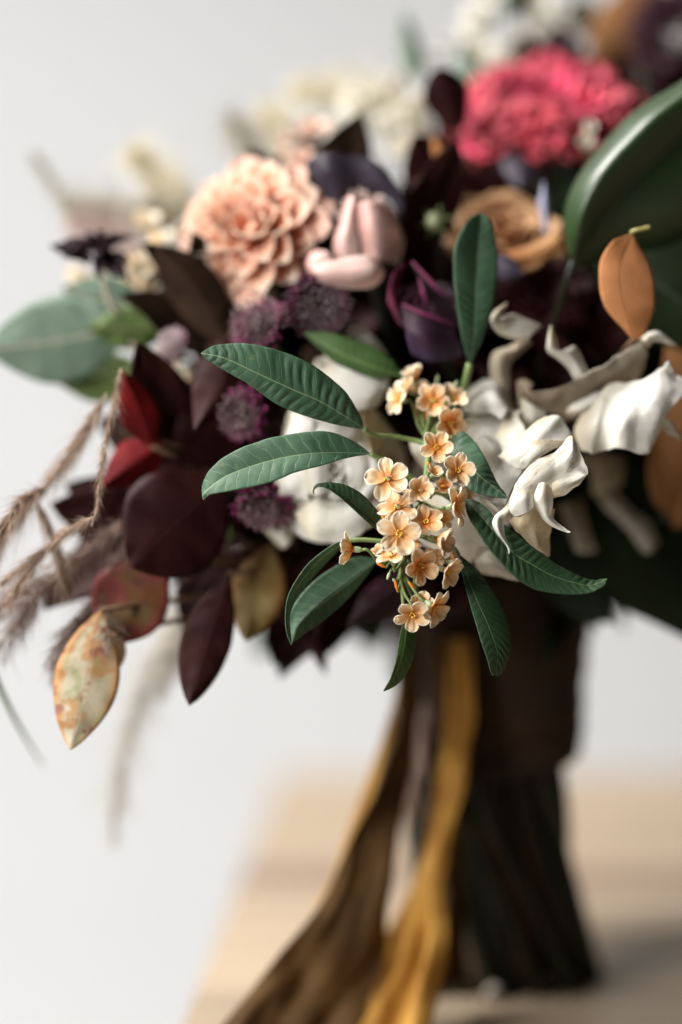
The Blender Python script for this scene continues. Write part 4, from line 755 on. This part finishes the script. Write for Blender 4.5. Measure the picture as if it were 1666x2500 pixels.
leaf(RL2, [(1730, 700, 10), (1720, 850, 9.5), (1710, 1000, 9.5), (1690, 1140, 10), (1640, 1260, 11)], [(1655, 745), (1630, 820), (1615, 930), (1590, 1060), (1580, 1160), (1600, 1230)], [(1800, 760), (1820, 900), (1810, 1100), (1730, 1240), (1650, 1290)], m_tan, zL=.5, zR=1, nu=50, nv=20)
stem_of(RL2, P(1640, 1260, 11), .002)
stem_of(RL, P(1549, 826, 3.8), .0014, m_wood, via=P(1500, 900, 9))

VL = Thing('violet_leaf', P(880, 450, 8.5), 'dark violet leaf arching over the mauve rose', 'leaf')
patch(VL, [[(748, 392, 8), (765, 440, 8), (785, 475, 8.3), (800, 495, 8.5)], [(790, 374, 7.6), (805, 415, 7.4), (820, 455, 7.8), (830, 490, 8.2)], [(850, 378, 7.6), (870, 415, 7.8), (880, 450, 8.2), (890, 480, 8.6)], [(905, 388, 7.6), (920, 420, 7.6), (935, 455, 7.8), (940, 480, 8.2)], [(950, 425, 7.8), (965, 460, 7.8), (968, 490, 8), (970, 520, 8.2)], [(975, 470, 8), (984, 495, 8), (986, 520, 8), (980, 545, 8.2)]], m_violet, name='blade', wave=.0012, seed=71)
stem_of(VL, P(900, 500, 9), .0016)
VL2 = Thing('violet_leaf', P(1240, 650, 8.5), 'small slate violet leaf right of the upright green leaf', 'leaf')
leaf(VL2, [(1275, 668, 8), (1240, 655, 8), (1190, 640, 8.4)], [(1262, 640), (1235, 622), (1205, 622)], [(1262, 678), (1235, 685), (1205, 665)], m_violet, zL=.3, zR=.3)
stem_of(VL2, P(1190, 640, 8.6), .0016)

def dleaf(nm, label, tip, base, wd, mat, dzt, dzb, seed, sk=.0, zL=.5, zR=.5, stem=True, bend=0., wide=.55, cat='leaf', group=None, th=None, sharp=1.0):
    """lens-shaped leaf between two photo points; wd = full width in pixels"""
    t = th or Thing(nm, P((tip[0]+base[0])/2, (tip[1]+base[1])/2, (dzt+dzb)/2), label, cat, group)
    tx, ty = tip; bx, by = base; dx, dy = bx-tx, by-ty; ln = math.hypot(dx, dy); nx, ny = -dy/ln, dx/ln
    mid = [(tx+dx*q+nx*bend*math.sin(math.pi*q), ty+dy*q+ny*bend*math.sin(math.pi*q), dzt+(dzb-dzt)*q) for q in (0, .25, .5, .75, 1)]
    def ed(sg):
        out = []
        for q in np.linspace(.07, .93, 9):
            f = math.sin(math.pi*q**(math.log(.5)/math.log(wide)))**(.85*sharp)
            o = bend*math.sin(math.pi*q)+sg*wd/2*f*(1+sk*sg); out.append((tx+dx*q+nx*o, ty+dy*q+ny*o))
        return out
    leaf(t, mid, ed(-1), ed(1), mat, zL=zL, zR=zR, nu=36, nv=12, wave=.002, seed=seed, bulge=.03)
    if stem and th is None: stem_of(t, P(bx, by, dzb), .0014, m_wood)
    return t
dleaf('eucalyptus_leaf', 'broad grey green leaf reaching the left edge', (-40, 850), (330, 790), 215, m_euc, 10, 10, 1, bend=10, wide=.5)
dleaf('olive_leaf', 'olive green leaf below the broad grey green one at left', (120, 920), (360, 900), 120, m_olive, 11, 11, 2, bend=14)
dleaf('eucalyptus_leaf', 'brownish grey leaf under the dark chocolate flower at left', (150, 700), (360, 760), 120, m_euc, 12, 12, 3)
dleaf('olive_leaf', 'small fresh green leaf left of the pale pink astrantia', (210, 800), (420, 800), 110, m_olive, 9, 10, 4)
dleaf('dark_leaf', 'dark brown pointed leaf standing left of the peach dahlia', (385, 600), (560, 860), 130, m_brown, 7, 8, 5, bend=-16, wide=.45)
dleaf('dark_leaf', 'ribbed dark brown leaf left of the long green leaf', (475, 1050), (560, 820), 135, m_maroon, 4.5, 7, 6, bend=20)
dleaf('maroon_leaf', 'round maroon leaf standing left of the pink dahlia', (1070, 165), (1120, 330), 110, m_maroon, 13, 14, 7, wide=.4)
dleaf('maroon_leaf', 'broad maroon leaf below the round one, left of the pink dahlia', (1010, 330), (1120, 480), 150, m_maroon, 12, 14, 8, bend=12, wide=.5)
dleaf('maroon_leaf', 'maroon leaf spread under the pink dahlia', (1120, 430), (1330, 520), 100, m_maroon, 13, 14, 9)
dleaf('violet_leaf', 'slate violet leaf hanging under the pink dahlia', (1270, 460), (1270, 340), 90, m_violet, 13, 15, 10, wide=.5)
dleaf('rust_leaf', 'small rust leaf glowing between the maroon leaves', (1060, 330), (1100, 410), 45, m_rust, 11.5, 12, 11)
dleaf('red_leaf', 'red leaf with pointed tip above the brown plume at left', (300, 905), (370, 1090), 95, m_red, 4.5, 6, 12)
dleaf('red_leaf', 'deep red leaf beside the brown plume at left', (245, 1190), (400, 1080), 110, m_red, 5, 7, 13, zL=1)
dleaf('maroon_leaf', 'very dark round leaf in the lower left of the bouquet', (320, 1385), (560, 1170), 270, m_maroon, 3.5, 6, 14, wide=.45, bend=-10)
dleaf('maroon_leaf', 'dark leaf between round dark leaf and astrantia', (420, 1130), (600, 1000), 190, m_maroon, 7, 9, 15)
dleaf('mottled_leaf', 'mottled red and olive autumn leaf at lower left', (260, 1570), (400, 1370), 195, m_mott, 4.5, 6, 16, wide=.48, bend=-14, zL=.3, zR=.3)
dleaf('spotted_leaf', 'pale yellow leaf with brown spots hanging at lower left', (172, 1832), (245, 1490), 158, m_spot, 2.2, 3.6, 17, wide=.5, zL=.3, zR=.3, bend=4)
dleaf('spotted_leaf', 'small tan spotted leaf tucked beside the pale yellow one', (262, 1660), (285, 1540), 66, m_spot, 3.8, 4.6, 18)
dleaf('maroon_leaf', 'long dark maroon leaf pointing straight down at lower left', (462, 1724), (560, 1400), 122, m_maroon, 3.2, 6, 19, wide=.48, bend=-6, zL=.3, zR=.3)
dleaf('golden_leaf', 'golden brown leaf hanging beside the long maroon leaf', (600, 1566), (660, 1330), 135, m_gold, 6, 8, 20, wide=.5, zL=.3, zR=.3)
dleaf('dark_leaf', 'thin dark leaf tip pointing down left of the tied stems', (796, 1650), (745, 1470), 44, m_maroon, 10, 10, 21)
dleaf('maroon_leaf', 'wine coloured leaf drooping left of the ribbon tie', (845, 1530), (1020, 1400), 88, m_burg, 6, 8, 22)
dleaf('maroon_leaf', 'dark leaf filling the space under the white flowers', (690, 1420), (950, 1300), 120, m_maroon, 9, 10, 23)
dleaf('green_leaf', 'slim blurred green leaf sticking up at the top middle', (985, 30), (1020, 210), 52, m_leafd, 24, 22, 24)
dleaf('green_leaf', 'second slim blurred green leaf, just left of the pink dahlia top', (1125, 120), (1165, 230), 40, m_leaf, 24, 22, 25)
dleaf('green_leaf', 'dark blurred leaf before white blossoms at the top edge', (1230, 50), (1290, -40), 60, m_magn, 22, 24, 26)
dleaf('tan_leaf', 'tan orange leaf standing out of focus at the top right', (1600, -60), (1450, 180), 140, m_tan, 26, 24, 27, zL=.3, zR=.3)
dleaf('maroon_leaf', 'dark maroon leaf pointing up right of the top white blossoms', (1350, 60), (1390, 200), 70, m_maroon, 22, 22, 28)
dleaf('violet_leaf', 'pale lavender leaf blade seen edge on above the tan rose', (1328, 440), (1335, 570), 26, plain('lavender_blade', (.30, .30, .42), (.40, .40, .52), 60, .6, .2), 9, 10, 29)

# dark chocolate flower, left
CF = Thing('chocolate_flower', P(245, 615, 9), 'small ragged blackish flower standing out at the left', 'flower')
ch = [spoon('petal', 95*PX*1.09, 44*PX, m_choc, .9, .6, cu, .9, .5, 9, 7, .0003, .4, .4, s_) for s_, cu in ((1, .1), (2, -.2), (3, .25))]
for k, (a, pt, s_) in enumerate(((175, 0, 1.15), (150, 30, .8), (100, 50, .6), (60, 30, .65), (20, 20, .8), (-30, 0, .8), (-45, -10, 1.2), (-90, 10, .7), (-130, 20, .8), (200, 30, .9), (130, 60, .6), (10, 50, .7), (-60, 40, .9))):
    CF.add('petal', ch[k % 3], mat4=Matrix.Translation(P(235+k % 3*12, 608+k % 2*10, 9)-Vector(CF.L))@basis(cd(-.2, .3, .9), a)@Matrix.Rotation(-R(pt), 4, 'Y')@Matrix.Scale(s_, 4))
CF.tube('stalk', [P(245, 640, 9.3), P(262, 720, 9.5), P(300, 800, 9.8), P(350, 880, 10)], [.0012, .0016], m_ggrass)
stem_of(CF, P(350, 880, 10), .0016)

# bud and filler blossoms
GB = Thing('green_bud', P(1060, 540, 9), 'pale green round bud left of the tan rose', 'bud')
v, f = sph(20*PX*1.09, 1, 1, 1.1, (0, 0, 0), 12, 9); GB.add('bud', mesh_raw('bud', v, f, plain('bud_green', (.40, .45, .25), (.55, .60, .38), 300, .6, .2)))
for k in range(6): GB.add('sepal', spoon('sepal', 40*PX, 12*PX, m_olive, .6, .4, .3, .9, .4, 8, 5), mat4=basis(cd(-.3, .2, .8), k*60+10)@Matrix.Translation((8*PX, 0, -10*PX)))
stem_of(GB, P(1062, 555, 9.5), .0012)
def blossoms(nm, label, spots, r, mats, seed, cat='blossom'):
    rd = random.Random(seed); th = Thing(nm, P(*spots[0]), label, cat); ms = [spoon('petal', r*PX*1.2, r*.9*PX, m_, .9, .6, .1, .5, .6, 7, 5, .0003, .4, .15, 1+i) for i, m_ in enumerate(mats)]
    for (x, y, dz) in spots:
        n = cd(rd.uniform(-.8, .5), rd.uniform(-.2, .9), rd.uniform(.3, 1)); B = Matrix.Translation(P(x, y, dz)-Vector(th.L))@basis(n, rd.uniform(0, 90))
        for k in range(7): th.add('petal', ms[k % len(ms)], mat4=B@Matrix.Rotation(R(51.4*k+rd.uniform(-8, 8)), 4, 'Z')@Matrix.Rotation(-R(rd.uniform(10, 60)), 4, 'Y'))
        th.tube('stalk', [P(x, y, dz+.3), P(x*.7+spots[0][0]*.3+10, y*.5+spots[0][1]*.5+60, dz+2)], [.0008, .001], m_stem, n=6, sides=5)
    stem_of(th, P(spots[0][0]+10, spots[0][1]+60, spots[0][2]+2), .0014); return th
blossoms('white_blossom_spray', 'spray of out of focus white blossoms at the top right of the middle', [(1180, 60, 27), (1240, 120, 26), (1300, 30, 27), (1200, -10, 28), (1350, 90, 27), (1400, 30, 28), (1160, 150, 26), (1440, 80, 28), (1280, 170, 26)], 70, [m_blossom, m_white], 1)
blossoms('cream_blossom_spray', 'spray of blurred cream blossoms left of the maroon leaves', [(940, 320, 20), (880, 250, 22), (960, 230, 22), (990, 370, 20), (830, 340, 21), (1030, 270, 21), (900, 390, 19)], 58, [m_blossom, m_white], 2)
blossoms('cream_blossom_spray', 'cream and peach blossoms glowing between chocolate flower and peach dahlia', [(400, 610, 13), (360, 560, 14), (440, 570, 13), (350, 660, 13), (380, 700, 13), (270, 700, 14), (320, 720, 14), (210, 680, 15)], 50, [m_blossom, m_pstuff], 3)
blossoms('cream_blossom_spray', 'cream blossoms below the small green leaf at left', [(390, 930, 11), (430, 920, 11), (340, 930, 12), (370, 880, 11), (350, 850, 12)], 40, [m_blossom, m_pstuff], 4)
blossoms('peach_blossom_spray', 'faint peach blossoms behind the top of the peach dahlia', [(830, 370, 15), (770, 340, 16), (880, 380, 15), (720, 400, 15), (700, 360, 16)], 55, [m_peachp, m_blossom], 5)
blossoms('white_bud_spray', 'white pointed bud beside the big glossy leaf', [(1435, 320, 12), (1428, 345, 12)], 26, [m_blossom], 6)
blossoms('small_white_buds', 'tiny pale buds between the dark leaves under the astrantia', [(555, 1260, 7), (525, 1300, 7.5)], 20, [m_mauve, m_blossom], 7)
blossoms('white_blossom_spray', 'little white blossoms peeping left of the upright leaf top', [(1065, 150, 24), (1080, 120, 25)], 36, [m_white], 8)
blossoms('dark_berry_spray', 'dark wine blossoms behind the pink dahlia', [(1370, 110, 22), (1400, 150, 22), (1290, 140, 22), (1590, 180, 22), (1600, 250, 22)], 50, [m_burg], 9)

# ================================================================== PLUMES
def plume(nm, label, pts, spread, ln, n, mat, mstem, seed, lean=.6, hr=.00016, droop=.3, cat='grass plume', stemto=None, sr=.0009, subs=0, group=None, taper=True):
    rd = random.Random(seed); th = Thing(nm, P(*pts[-1]), label, cat, group)
    c = crom(PP(pts), 80); th.tube('stem', [Vector(q) for q in c[::8]]+[Vector(c[-1])], [sr*.4, sr], mstem, n=30, sides=6)
    V = []; F = []
    T = np.gradient(c, axis=0); T /= np.linalg.norm(T, axis=1, keepdims=True)
    subsets = [(c, T, spread, n)]
    for k in range(subs):
        i = rd.randrange(8, 72); d = Vector((rd.uniform(-1, 1), rd.uniform(-1, 1), rd.uniform(-1, .6))).normalized(); L_ = rd.uniform(.5, 1)*spread*5
        d = (d-Vector(T[i])*1.1).normalized(); e = [c[i], c[i]+np.array(d)*L_*.5, c[i]+np.array(d)*L_+np.array((0, 0, -droop*L_*.6))]
        cc = crom(e, 20); tt = np.gradient(cc, axis=0); tt /= np.linalg.norm(tt, axis=1, keepdims=True); subsets.append((cc[::-1], -tt[::-1], spread*.5, n//(subs+1)*2))
        th.tube('twig', [Vector(q) for q in cc[::6]], [sr*.5, sr*.3], mstem, n=8, sides=5)
    for cc, tt, spr, nn in subsets:
        for _ in range(nn):
            f = rd.random(); i = int(f*(len(cc)-1)); p = Vector(cc[i]); t = Vector(tt[i]); tp = (min(1, f*4+.15) if taper else 1)
            d = Vector((rd.gauss(0, 1), rd.gauss(0, 1), rd.gauss(0, 1))); d = (d-t*d.dot(t)).normalized(); d = (d-t*lean*rd.uniform(.5, 1.5)).normalized()
            p = p+d*spr*rd.random()*.5*tp; q = p+d*ln*rd.choice((.5, .7, .9, 1.2, 1.9))*rd.uniform(.7, 1.1)*tp*(.7+.6*noise.noise(p*90))+Vector((0, 0, -droop*ln*rd.random())); a = (q-p).cross(Vector((rd.uniform(-1, 1), rd.uniform(-1, 1), rd.uniform(-1, 1)))).normalized()*hr; b_ = a.cross(q-p).normalized()*hr
            o = len(V); V += [p+a, p-a*.5+b_*.87, p-a*.5-b_*.87, q]; F += [(o, o+1, o+3), (o+1, o+2, o+3), (o+2, o, o+3)]
    V = [tuple(np.array(v_)-th.L) for v_ in V]
    th.add('hairs', mesh_raw('hairs', V, F, mat, smooth=False), kind='stuff'); return th
t_ = plume('brown_plume', 'fuzzy brown hanging plume with a sharp lit edge at left', [(226, 1275, 1.2), (238, 1240, 1.4), (246, 1160, 1.8), (262, 1060, 2.4), (282, 980, 3.2), (296, 900, 4)], .003, .0065, 1500, m_fuzz, m_fuzz, 1, lean=2.0, hr=.00008, sr=.0004)
plume('brown_plume', 'brown fuzzy plume running down to the left edge', [(-60, 1450, 2.0), (0, 1425, 2.2), (100, 1350, 2.4), (180, 1290, 2.2), (226, 1262, 1.6)], .006, .009, 1300, m_fuzz, m_fuzz, 2, lean=2.4, hr=.00008, sr=.0004, subs=3)
plume('brown_plume', 'soft brown haze of fine hairs above the left plume', [(-60, 1370, 4.5), (30, 1280, 4.5), (115, 1180, 4.5), (195, 1070, 4.5), (262, 960, 4.5)], .010, .013, 1100, m_fuzz, m_fuzz, 3, lean=2.6, sr=.0004, hr=.00016, subs=3)
plume('twiggy_plume', 'dark twiggy plume fanning out at the lower left edge', [(-40, 1620, 5), (30, 1540, 5), (120, 1430, 5), (230, 1330, 5.5), (330, 1260, 6)], .010, .012, 600, m_fuzzd, m_wood, 4, hr=.00018, subs=12, lean=1.2)
plume('twiggy_plume', 'dark twigs hanging left of the mottled leaf', [(180, 1560, 5.5), (230, 1480, 5.5), (280, 1400, 6), (340, 1300, 6)], .008, .010, 900, m_fuzzd, m_wood, 5, hr=.00018, subs=8, lean=1.2)
plume('pale_plume', 'pale grey grass plume hanging out of focus at the lower left', [(275, 2050, 17), (290, 1900, 17), (320, 1780, 17), (370, 1640, 17), (440, 1480, 16), (520, 1380, 15)], .006, .015, 1100, m_pgrass, m_pgrass, 6, hr=.00026)
plume('pale_plume', 'short pale plume between mottled leaf and long maroon leaf', [(390, 1700, 14), (430, 1560, 14), (480, 1440, 14), (520, 1360, 14)], .006, .014, 800, m_pgrass, m_pgrass, 7, hr=.00028)
plume('cream_plume', 'cream feathery plume rising at the upper left', [(315, 355, 20), (370, 410, 20), (430, 480, 19), (500, 560, 18)], .008, .018, 1300, m_cgrass, m_cgrass, 8, hr=.0004)
plume('cream_plume', 'cream feathery plume above the peach dahlia', [(640, 240, 22), (680, 310, 21), (700, 380, 20), (720, 480, 18)], .008, .016, 1100, m_cgrass, m_cgrass, 9, hr=.0004)
plume('grey_plume', 'thin grey brown plume tip at the far upper left', [(78, 370, 20), (120, 430, 20), (170, 500, 19), (260, 560, 18)], .004, .008, 500, m_ggrass, m_ggrass, 10, hr=.0003)
plume('grey_plume', 'grey brown seed heads behind the chocolate flower', [(160, 500, 18), (260, 520, 17), (340, 520, 16), (400, 510, 16), (450, 580, 15)], .014, .016, 1300, m_ggrass, m_ggrass, 11, hr=.0003)
plume('grey_plume', 'grey green seed head left of the cream plume above the dahlia', [(560, 270, 21), (600, 340, 20), (640, 410, 19), (680, 500, 17)], .012, .015, 900, m_ggrass, m_ggrass, 12, hr=.0003)
plume('cream_plume', 'airy cream and peach tufts at the top middle', [(700, 215, 24), (800, 215, 24), (880, 230, 23), (960, 260, 22), (1040, 340, 20)], .018, .020, 1200, m_cgrass, m_cgrass, 13, hr=.0004)
plume('pink_plume', 'faint pinkish tufts behind the chocolate flower', [(170, 540, 17), (230, 560, 16), (330, 620, 15), (420, 680, 14)], .018, .018, 900, plain('pink_fuzz', (.55, .42, .40), (.66, .55, .52), 100, .9, .4, bump=0), m_pgrass, 14, hr=.0003)
GS = Thing('grass_blade', P(40, 1770, 9), 'single thin dark grass stalk at the lower left edge', 'grass stalk')
GS.tube('blade', [P(-30, 1600, 6), P(5, 1690, 7), P(45, 1770, 9), (P(105, 1870, 12))], [.0014, .0011, .0004], m_leafd)

# ================================================================== DARK FILLER BRANCHES inside the bouquet
def branch(nm, label, tip, mat, seed, n=13, ll=.055, spread=.035):
    rd = random.Random(seed); top = P(*tip); th = Thing(nm, top, label, 'leafy branch', 'dark leafy branches filling the bouquet'); end = BIND+Vector((0, 0, .05))
    ax = (end-top); 
    for i in range(n):
        f = .02+.62*i/n; p = top+ax*f; out = Vector((rd.uniform(-1, 1), rd.uniform(-1, .3), rd.uniform(-1, 1))).normalized()
        dirv = (out*1.0-ax.normalized()*.5).normalized(); L_ = ll*rd.uniform(.7, 1.15); W_ = L_*rd.uniform(.42, .6)
        nrm = (-FW*.7+Vector((rd.uniform(-.8, .8), rd.uniform(-.8, .8), rd.uniform(-.5, .8)))); nrm = (nrm-dirv*nrm.dot(dirv)).normalized(); sd = dirv.cross(nrm); nu, nv = 14, 9; V = np.zeros((nu, nv, 3))
        for a in range(nu):
            u = a/(nu-1); wf = math.sin(math.pi*u**.85)**.8 if 0 < u < 1 else 0
            for c_ in range(nv):
                v_ = c_/(nv-1)*2-1; q = p+dirv*(.008+L_*u)+sd*(W_/2*wf*v_)+nrm*(abs(v_)*W_*.12*wf-.15*L_*u*u+.06*L_*noise.noise(Vector((u*3, v_*2, seed+i))))
                V[a, c_] = q
        th.sheet('leaf', V, mat)
        th.tube('petiole', [p, p+dirv*.009], [.0007, .0006], m_wood, n=3, sides=5)
    stem_of(th, top, .0016, m_wood)
for i, (tip, mt, lb) in enumerate([
    ((560, 880, 11), m_brown, 'dark brown branch behind the astrantias'), ((430, 1120, 10), m_maroon, 'maroon branch at the left behind the red leaves'), ((380, 1290, 9), m_maroon, 'maroon branch low at the left above the mottled leaf'),
    ((600, 1330, 11), m_maroon, 'dark branch under the white ranunculus'), ((700, 660, 13), m_brown, 'brown branch between peach dahlia and astrantia'), ((960, 640, 12), m_maroon, 'maroon branch right of the mauve rose'),
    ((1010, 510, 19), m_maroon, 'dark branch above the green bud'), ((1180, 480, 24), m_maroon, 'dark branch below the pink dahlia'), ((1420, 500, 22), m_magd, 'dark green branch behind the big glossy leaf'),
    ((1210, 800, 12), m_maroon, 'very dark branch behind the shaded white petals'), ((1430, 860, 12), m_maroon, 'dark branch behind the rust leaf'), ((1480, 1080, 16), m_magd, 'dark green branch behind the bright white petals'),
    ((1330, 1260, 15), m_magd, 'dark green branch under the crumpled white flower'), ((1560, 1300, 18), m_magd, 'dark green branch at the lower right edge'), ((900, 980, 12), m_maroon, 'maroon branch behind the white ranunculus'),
    ((1600, 600, 16), m_magd, 'dark green branch at the right edge behind the rust leaf'), ((1560, 330, 28), m_magd, 'dark green branch right of the pink dahlia'), ((850, 1330, 12), m_maroon, 'dark branch above the ribbon tie at left'), ((520, 760, 12), m_brown, 'brown branch left under the peach dahlia'),
    ((760, 520, 16), m_brown, 'brown branch hidden behind the mauve rose'), ((1640, 850, 16), m_magd, 'dark green branch behind the tan leaf'), ((1600, 190, 27), m_maroon, 'maroon branch between pink dahlia and the top right corner'), ((1690, 60, 30), m_maroon, 'maroon branch behind the dark dahlia in the top right corner')] + [((x_, y_, d_), m_maroon if k_ % 3 else m_magd, '%s leafy branch on the far side of the bouquet, behind %s' % ('maroon' if k_ % 3 else 'dark green', ('the white ranunculus', 'the red leaves', 'the mauve rose', 'the maroon leaves', 'the tan rose', 'the rust leaf', 'the bright white petals', 'the crumpled white flower', 'the apricot florets', 'the golden leaf', 'the shaded right edge', 'the burgundy rose', 'the astrantias', 'the ribbon tie', 'the long maroon leaf', 'the wine leaf', 'the round dark leaf')[k_])) for k_, (x_, y_, d_) in enumerate(
    ((720, 1000, 30), (640, 1230, 27), (900, 830, 33), (1100, 650, 33), (1300, 560, 33), (1450, 800, 34), (1500, 1100, 32), (1250, 1100, 37), (960, 1180, 35), (830, 1300, 30), (1400, 1300, 31), (1150, 900, 39), (780, 800, 28), (1050, 1280, 32), (700, 1320, 25), (800, 1370, 28), (620, 1100, 24)))]):
    branch('dark_branch', lb, tip, mt, 100+i, n=15)

# ================================================================== RIBBON AND TIE
b = MB('velvet_ribbon'); oc = nd(b.nt, 'ShaderNodeTexCoord').outputs['Object']
n1 = b.noise(26, 4, .6); n2 = b.noise(900, 2); n3 = b.noise(55, 3, .6, b.scale(oc, (1, 1, .4)), .4)
c = b.mix(b.ramp(n1, .3, .7), (.34, .15, .018), (.68, .39, .085)); c = b.mix(b.math('MULTIPLY', n2, .3), c, (.22, .11, .02), 'MULTIPLY')
m_rib = b.finish(c, .6, .3, .14, None, n3, .35, .004, .35, (1, .75, .35))
m_tie = plain('shaded_velvet_tie', (.018, .007, .002), (.036, .015, .004), 40, .8, sheen=.1, sheencol=(1, .7, .4), bump=.35, bscale=40, bdist=.004)  # same ribbon on its unlit side, shade put into the colour
m_ribd = plain('shaded_velvet', (.060, .028, .006), (.110, .055, .013), 30, .8, sheen=.3, sheencol=(1, .8, .5), bump=.2, bscale=25, bdist=.003)  # darkened copy of the gold velvet, shade of the tails painted in
TIE = Thing('ribbon_tie', P(1195, 1600, 21), 'ribbon wound round the stems as a handle, its shade put into the brown', 'ribbon wrap')
zt, zb = P(1190, 1370, 20).z, P(1190, 1830, 21).z
for k in range(6):
    z1 = zt+(zb-zt)*k/6; z0 = zt+(zb-zt)*(k+1.25)/6; nu, nv = 12, 72; V = np.zeros((nu, nv, 3))
    for a in range(nu):
        for c_ in range(nv):
            q = 2*math.pi*c_/(nv-1); u = a/(nu-1); z = z1+(z0-z1)*u+.007*math.sin(q+.6); zz = (z-zb)/(zt-zb)
            rr = .0462+.0045*zz**2-.0025*(1-zz)+.0006*u+.0020*noise.noise(Vector((math.cos(q)*2, math.sin(q)*2, k*3.+u*2)))+.0012*math.sin(u*math.pi)
            V[a, c_] = (BIND.x+.0005+rr*math.cos(q)*1.02, BIND.y+rr*math.sin(q)*.85, z)
    TIE.sheet('ribbon_turn', V, m_tie, thick=.0009)

def ribbon(nm, label, ctr, wid, ang, mat, seed, nu=170, nv=34, fold=.006, fr=3):
    """ctr (x,y,dz) top..bottom; wid px; ang: turn of the cross-section out of the image plane (deg)"""
    th = Thing(nm, P(*ctr[0]), label, 'ribbon', 'velvet ribbon tails hanging from the tie'); c = crom(PP(ctr), nu)
    w_ = np.interp(np.linspace(0, 1, nu), np.linspace(0, 1, len(wid)), wid); g = np.interp(np.linspace(0, 1, nu), np.linspace(0, 1, len(ang)), ang); V = np.zeros((nu, nv, 3)); T = np.gradient(c, axis=0)
    for i in range(nu):
        t = Vector(T[i]).normalized(); s0 = t.cross(-FW).normalized(); nn = s0.cross(t); s_ = s0*math.cos(R(g[i]))+nn*math.sin(R(g[i])); n_ = s_.cross(t)
        for j in range(nv):
            v_ = j/(nv-1)-.5; dsc = (Vector(c[i])-CAMP).length; off = fold*(noise.noise(Vector((v_*fr+seed, i*.02, seed)))*1.4+.4*noise.noise(Vector((v_*fr*2.3+seed, i*.06, seed+4))))
            V[i, j] = Vector(c[i])+s_*(v_*w_[i]*PXM*dsc)+n_*off
    for i in range(nu):
        for j in range(nv):
            q = Vector(V[i, j]); V[i, j] += np.array(-FW)*(fold*.45*noise.noise(Vector((q.x*60, q.y*60, q.z*22))+Vector((seed, 0, 0))))
    V[..., 2] = np.maximum(V[..., 2], .0012)
    th.sheet('band', V, mat, thick=.0009); return th
ribbon('velvet_ribbon', 'dark olive gold ribbon tail sweeping down to the lower left', [(1010, 1520, 15.5), (1000, 1640, 15), (988, 1766, 15), (965, 1870, 14.6), (942, 1968, 14), (918, 2070, 13.6), (893, 2170, 13), (852, 2290, 12), (785, 2400, 11), (715, 2500, 10), (640, 2600, 9)], [70, 70, 70, 100, 125, 150, 185, 235, 255, 260, 270], [55, 55, 50, 42, 36, 30, 26, 20, 12, 5, 0], m_ribd, 3)
ribbon('velvet_ribbon', 'thin gold strip added as the backlit glowing rim of the dark olive tail', [(990, 1560, 15.8), (975, 1680, 15.6), (955, 1766, 15.2), (920, 1870, 15), (884, 1968, 14.6), (845, 2070, 14.2), (804, 2170, 13.6), (752, 2270, 13), (725, 2320, 12.8)], [50, 44, 40, 40, 40, 36, 26, 14], [-75, -75, -72, -72, -70, -70, -65, -60], m_rib, 11, fold=.0015)  # added strip: stands for light through the left edge of the tail
ribbon('velvet_ribbon', 'gold crinkled ribbon tail hanging straight then curling towards the camera', [(1120, 1560, 16), (1118, 1700, 15.5), (1108, 1850, 15.3), (1096, 1950, 15), (1060, 2090, 14.5), (1035, 2210, 14), (1010, 2330, 13), (965, 2440, 12), (915, 2530, 11), (860, 2620, 9)], [60, 70, 85, 110, 140, 165, 195, 250, 300], [-20, -30, -45, -55, -55, -52, -46, -38, -28, -20], m_rib, 7, fold=.008, fr=4)
ribbon('velvet_ribbon', 'narrow brown ribbon tail hanging between the gold one and the stems', [(1090, 1560, 16.4), (1110, 1700, 17), (1125, 1850, 17), (1120, 2000, 16.6), (1105, 2200, 16), (1095, 2400, 15)], [90, 90, 80, 70, 70, 70], [25, 35, 40, 50, 55, 50], m_ribd, 15)
ribbon('velvet_ribbon', 'pale pinkish ribbon loop glimpsed between the two gold tails', [(1050, 1700, 18.5), (1036, 1780, 18.5), (1022, 1860, 18.5), (1012, 1960, 18.5), (1008, 2010, 18.5)], [22, 30, 34, 34, 20], [-10, -10, -10, -10], plain('rose_ribbon', (.30, .17, .14), (.50, .40, .34), 40, .7, .2), 19)

# bare stems among the others, down to the table
for k in range(34):
    pass
ST = Thing('cut_stems', Vector((BIND.x, BIND.y, 0)), 'bundle of dark green cut stems standing on the table below the tie', 'stems')
for k in range(46):
    a = k*2.39996; rr = .040*math.sqrt((k+.5)/46); r_ = .0028+.0014*((k*13) % 7)/7
    top = BIND+Vector((math.cos(a)*rr*.9, math.sin(a)*rr*.75, -.02)); md = BIND+Vector((math.cos(a+.5)*rr*1.0, math.sin(a+.5)*rr*.82, -.075))
    ft = Vector((BIND.x+.004+math.cos(a+1.4)*rr*1.32, BIND.y+math.sin(a+1.4)*rr*1.0, .0005))
    ST.tube('stem', [top, md, md.lerp(ft, .5), ft], [r_, r_, r_*1.1], m_stemd, n=14, sides=8)
    if k % 9 == 2: ST.add('cut_end', mesh_raw('cut_end', *[[tuple(Vector(v_)+ft-Vector(ST.L)+Vector((0, -.001, .004))) for v_ in sph(r_*1.25, 1, 1, .8)[0]], sph(1)[1]], m_corona))
